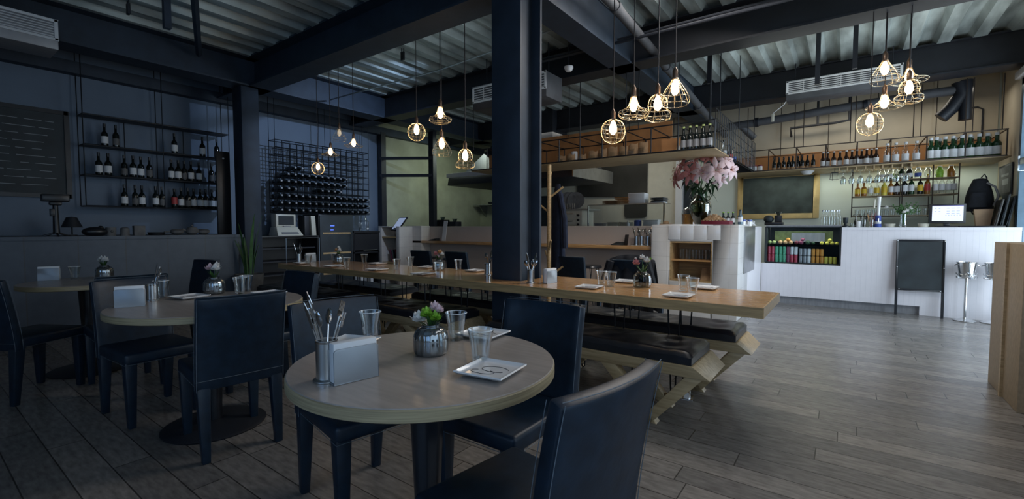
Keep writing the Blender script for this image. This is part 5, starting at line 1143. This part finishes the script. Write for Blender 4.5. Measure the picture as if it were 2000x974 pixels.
def napkin_proto():
    t = thing('napkin_holder','napkin holder','napkin holder',(0,0,0),0,'napkin holders')
    m = MB()
    m.prism([(-.068,0),(.068,0),(.068,.095),(.06,.102),(-.06,.102),(-.068,.095)],'x',-.022,-.018)
    m.prism([(-.068,0),(.068,0),(.068,.095),(.06,.102),(-.06,.102),(-.068,.095)],'x',.018,.022)
    m.box(-.022,-.068,0,.022,.068,.003).build('holder','holdergrey',t,bevel=.001)
    MB().box(-.0165,-.066,.004,.0165,.066,.118).build('napkins','paper',t,bevel=.003)
    return Proto(t)
NP = napkin_proto()
def posy(x, y, z, s, lab, blooms, vmat='mercury', seed=1):
    t = thing('bud_vase', lab, 'vase', (x,y,z), 0, 'small vases of flowers on the tables')
    P_ = smoothp([(.054,0),(.062,.010),(.064,.045),(.061,.075),(.048,.096),(.032,.104),(.036,.112)],18)
    MB().lathe([(0,0)]+[(q*s,h*s) for q,h in P_]+[((P_[-1][0]-.003)*s,P_[-1][1]*s),(.024*s,.1*s),(0,.098*s)],n=64,mod=lambda a,k: 1+(.022*cos(16*a) if 2<k<13 else 0)).build('vase',vmat,t,smooth=True)
    rnd = random.Random(seed)
    for i,(dx,dy,dz,r,m_) in enumerate(blooms):
        f = flowerhead(MB(),(dx*s,dy*s,dz*s),r*s,seed*7+i).build('bloom',m_,t,smooth=True)
    m = MB()
    for i,(dx,dy,dz,r,m_) in enumerate(blooms): m.tube([(0,0,.06*s),(dx*s*.5,dy*s*.5,(.10+(dz-.1)*.4)*s),(dx*s,dy*s,dz*s)],.0016,4)
    for k in range(9):
        a = rnd.random()*6.28; q = rnd.uniform(.03,.06)*s; h = rnd.uniform(.12,.17)*s
        m.grid(lambda u, v, a=a, q=q, h=h: Vector((q*u*cos(a)-(v-.5)*.016*s*sin(pi*min(.95,u+.03))*sin(a), q*u*sin(a)+(v-.5)*.016*s*sin(pi*min(.95,u+.03))*cos(a), .10*s+(h-.1*s)*u)), 4, 2, 0)
    m.build('leaves','green_leaf',t,smooth=True)
posy(-1.185,1.13,ZR,.95,'ribbed silvery vase with green, pink and white blooms on the foreground table',[(-.032,-.03,.122,.036,'whitep'),(-.002,-.02,.14,.034,'lime'),(.022,.0,.128,.032,'lime'),(.002,.02,.158,.032,'pinkw'),(.022,.02,.155,.026,'pinkw')],seed=3)
posy(-1.24,3.36,ZL,1.05,'smoky glass vase with pink and white roses right of the column',[(-.04,-.01,.16,.035,'pink'),(.0,.0,.20,.03,'whitep'),(.03,.01,.18,.034,'whitep'),(.06,.0,.20,.012,'lime'),(-.05,.0,.2,.012,'whitep')],'smoke',5)
posy(-3.46,3.42,ZL,1.0,'ribbed vase of pink and cream blooms left of the column',[(-.03,-.01,.16,.035,'pink'),(.02,.0,.18,.035,'peach'),(.04,.01,.16,.03,'whitep'),(-.01,.0,.13,.03,'pinkw')],seed=6)
posy(-5.2,3.37,ZL,1.0,'ribbed vase of cream blooms at the far left of the long table',[(-.02,-.01,.15,.035,'peach'),(.03,.0,.15,.035,'whitep'),(.0,.01,.18,.03,'whitep')],seed=8)
posy(-3.46,1.30,ZR,1.0,'ribbed vase of pale blooms on the second round table',[(-.03,-.01,.16,.04,'pinkw'),(.03,.0,.16,.04,'whitep'),(.0,.02,.18,.03,'whitep')],seed=9)
posy(-5.32,1.13,ZR,1.0,'vase of pale blooms on the far left round table',[(-.03,-.01,.15,.04,'whitep'),(.03,.0,.15,.04,'whitep')],seed=10)
GL = [(-1.25,1.33,ZR,'water glass behind the silvery vase on the foreground table'),(-.975,1.155,ZR,'water glass beside the drawn plate on the foreground table'),(-1.545,1.14,ZR,'water glass behind the napkin holder on the foreground table'),
 (-1.545,3.3,ZL,'left one of two water glasses just right of the column'),(-1.45,3.27,ZL,'right one of two water glasses just right of the column'),(-.93,3.34,ZL,'rear water glass near the right end of the long table'),(-.83,3.20,ZL,'front water glass near the right end of the long table'),
 (-5.34,3.05,ZL,'water glass by the left napkin holder on the long table'),(-5.37,3.42,ZL,'water glass just left of the cream flower vase'),(-4.53,3.04,ZL,'water glass right of the cream flower vase, near side'),(-4.91,3.55,ZL,'water glass right of the cream flower vase, far side'),
 (-3.89,3.22,ZL,'water glass left of the pink flower vase, near side'),(-4.05,3.55,ZL,'water glass left of the pink flower vase, far side'),(-3.2,3.15,ZL,'water glass right of the pink flower vase, near side'),(-3.3,3.55,ZL,'water glass right of the pink flower vase, far side'),
 (-3.52,1.02,ZR,'water glass beside the napkin holder on the second round table'),(-3.31,1.40,ZR,'water glass right of the vase on the second round table'),(-3.40,1.48,ZR,'rear water glass on the second round table'),(-5.4,.95,ZR,'water glass on the far left round table')]
for x, y, z, l in GL: GP.put((x,y,z),random.random(),l)
PLT = [(-.875,1.085,ZR,8,'white plate with thin black drawn loops at the front right of the foreground table'),(-1.2,1.475 if False else 1.44,ZR,5,'white plate at the far side of the foreground table by the chair'),(-1.52,.99 if False else 1.03,ZR,20,'white plate behind the steel cup and napkin holder'),
 (-1.53,3.06,ZL,5,'white plate just right of the column, near side'),(-1.45,3.56,ZL,4,'white plate just right of the column, far side'),(-.87,3.02,ZL,0,'white plate near the right end, near side of the long table'),(-.83,3.53,ZL,0,'white plate near the right end, far side of the long table'),
 (-5.42,3.02,ZL,0,'white plate farthest left on the long table, near side'),(-4.72,3.0,ZL,0,'white plate right of the cream vase, near side'),(-4.62,3.53,ZL,0,'white plate right of the cream vase, far side'),(-3.96,3.02,ZL,0,'white plate left of the pink vase, near side'),(-3.75,3.54,ZL,0,'white plate left of the pink vase, far side'),
 (-3.25,3.0,ZL,0,'white plate left of the column, near side'),(-3.05,3.54,ZL,0,'white plate left of the column, far side'),(-3.36,1.2 if False else 1.12,ZR,10,'white plate on the left half of the second round table'),(-3.12,1.5,ZR,0,'white plate at the far side of the second round table')]
for x, y, z, a, l in PLT: PP.put((x,y,z),R(a),l)
NP.put((-1.165,.80,ZR),R(-10),'napkin holder in the middle front of the foreground table')
NP.put((-3.27,.80,ZR),R(-20),'napkin holder at the front of the second round table')
NP.put((-1.93,3.16,ZL),R(-5),'napkin holder right of the column on the long table')
NP.put((-5.75,3.30,ZL) if False else (-5.62,3.24,ZL),R(0),'napkin holder at the left end of the long table')
NP.put((-5.46,.80,ZR),R(-20),'napkin holder on the far left round table')
cutlery_holder(-1.225,.75,ZR,'the steel cup on the foreground table',.12,.03,10,41)
cutlery_holder(-2.05,3.06,ZL,'the steel cup just right of the column',.11,.028,7,42)
cutlery_holder(-5.65,3.10,ZL,'the steel cup at the left end of the long table',.11,.03,6,43)
cutlery_holder(-2.74,3.35,ZL,'the steel cup just left of the column',.11,.03,6,44)
cutlery_holder(-3.44,.93 if False else .95,ZR,'the steel cup on the second round table',.10,.03,6,45)

t = thing('upright_panel','narrow dark upright panel leaning at the left side of the pillar','panel',(-7.35,2.93,1.1)); MB().box(-.04,-.09,0,.0,.09,1.2).build('panel','black',t,bevel=.003); MB().lathe([(0,0),(.014,0),(.012,.008),(0,.01)],n=12).xf(Matrix.Translation((0,.0,1.1)) @ Matrix.Rotation(R(90),4,'Y')).build('stud','white',t)
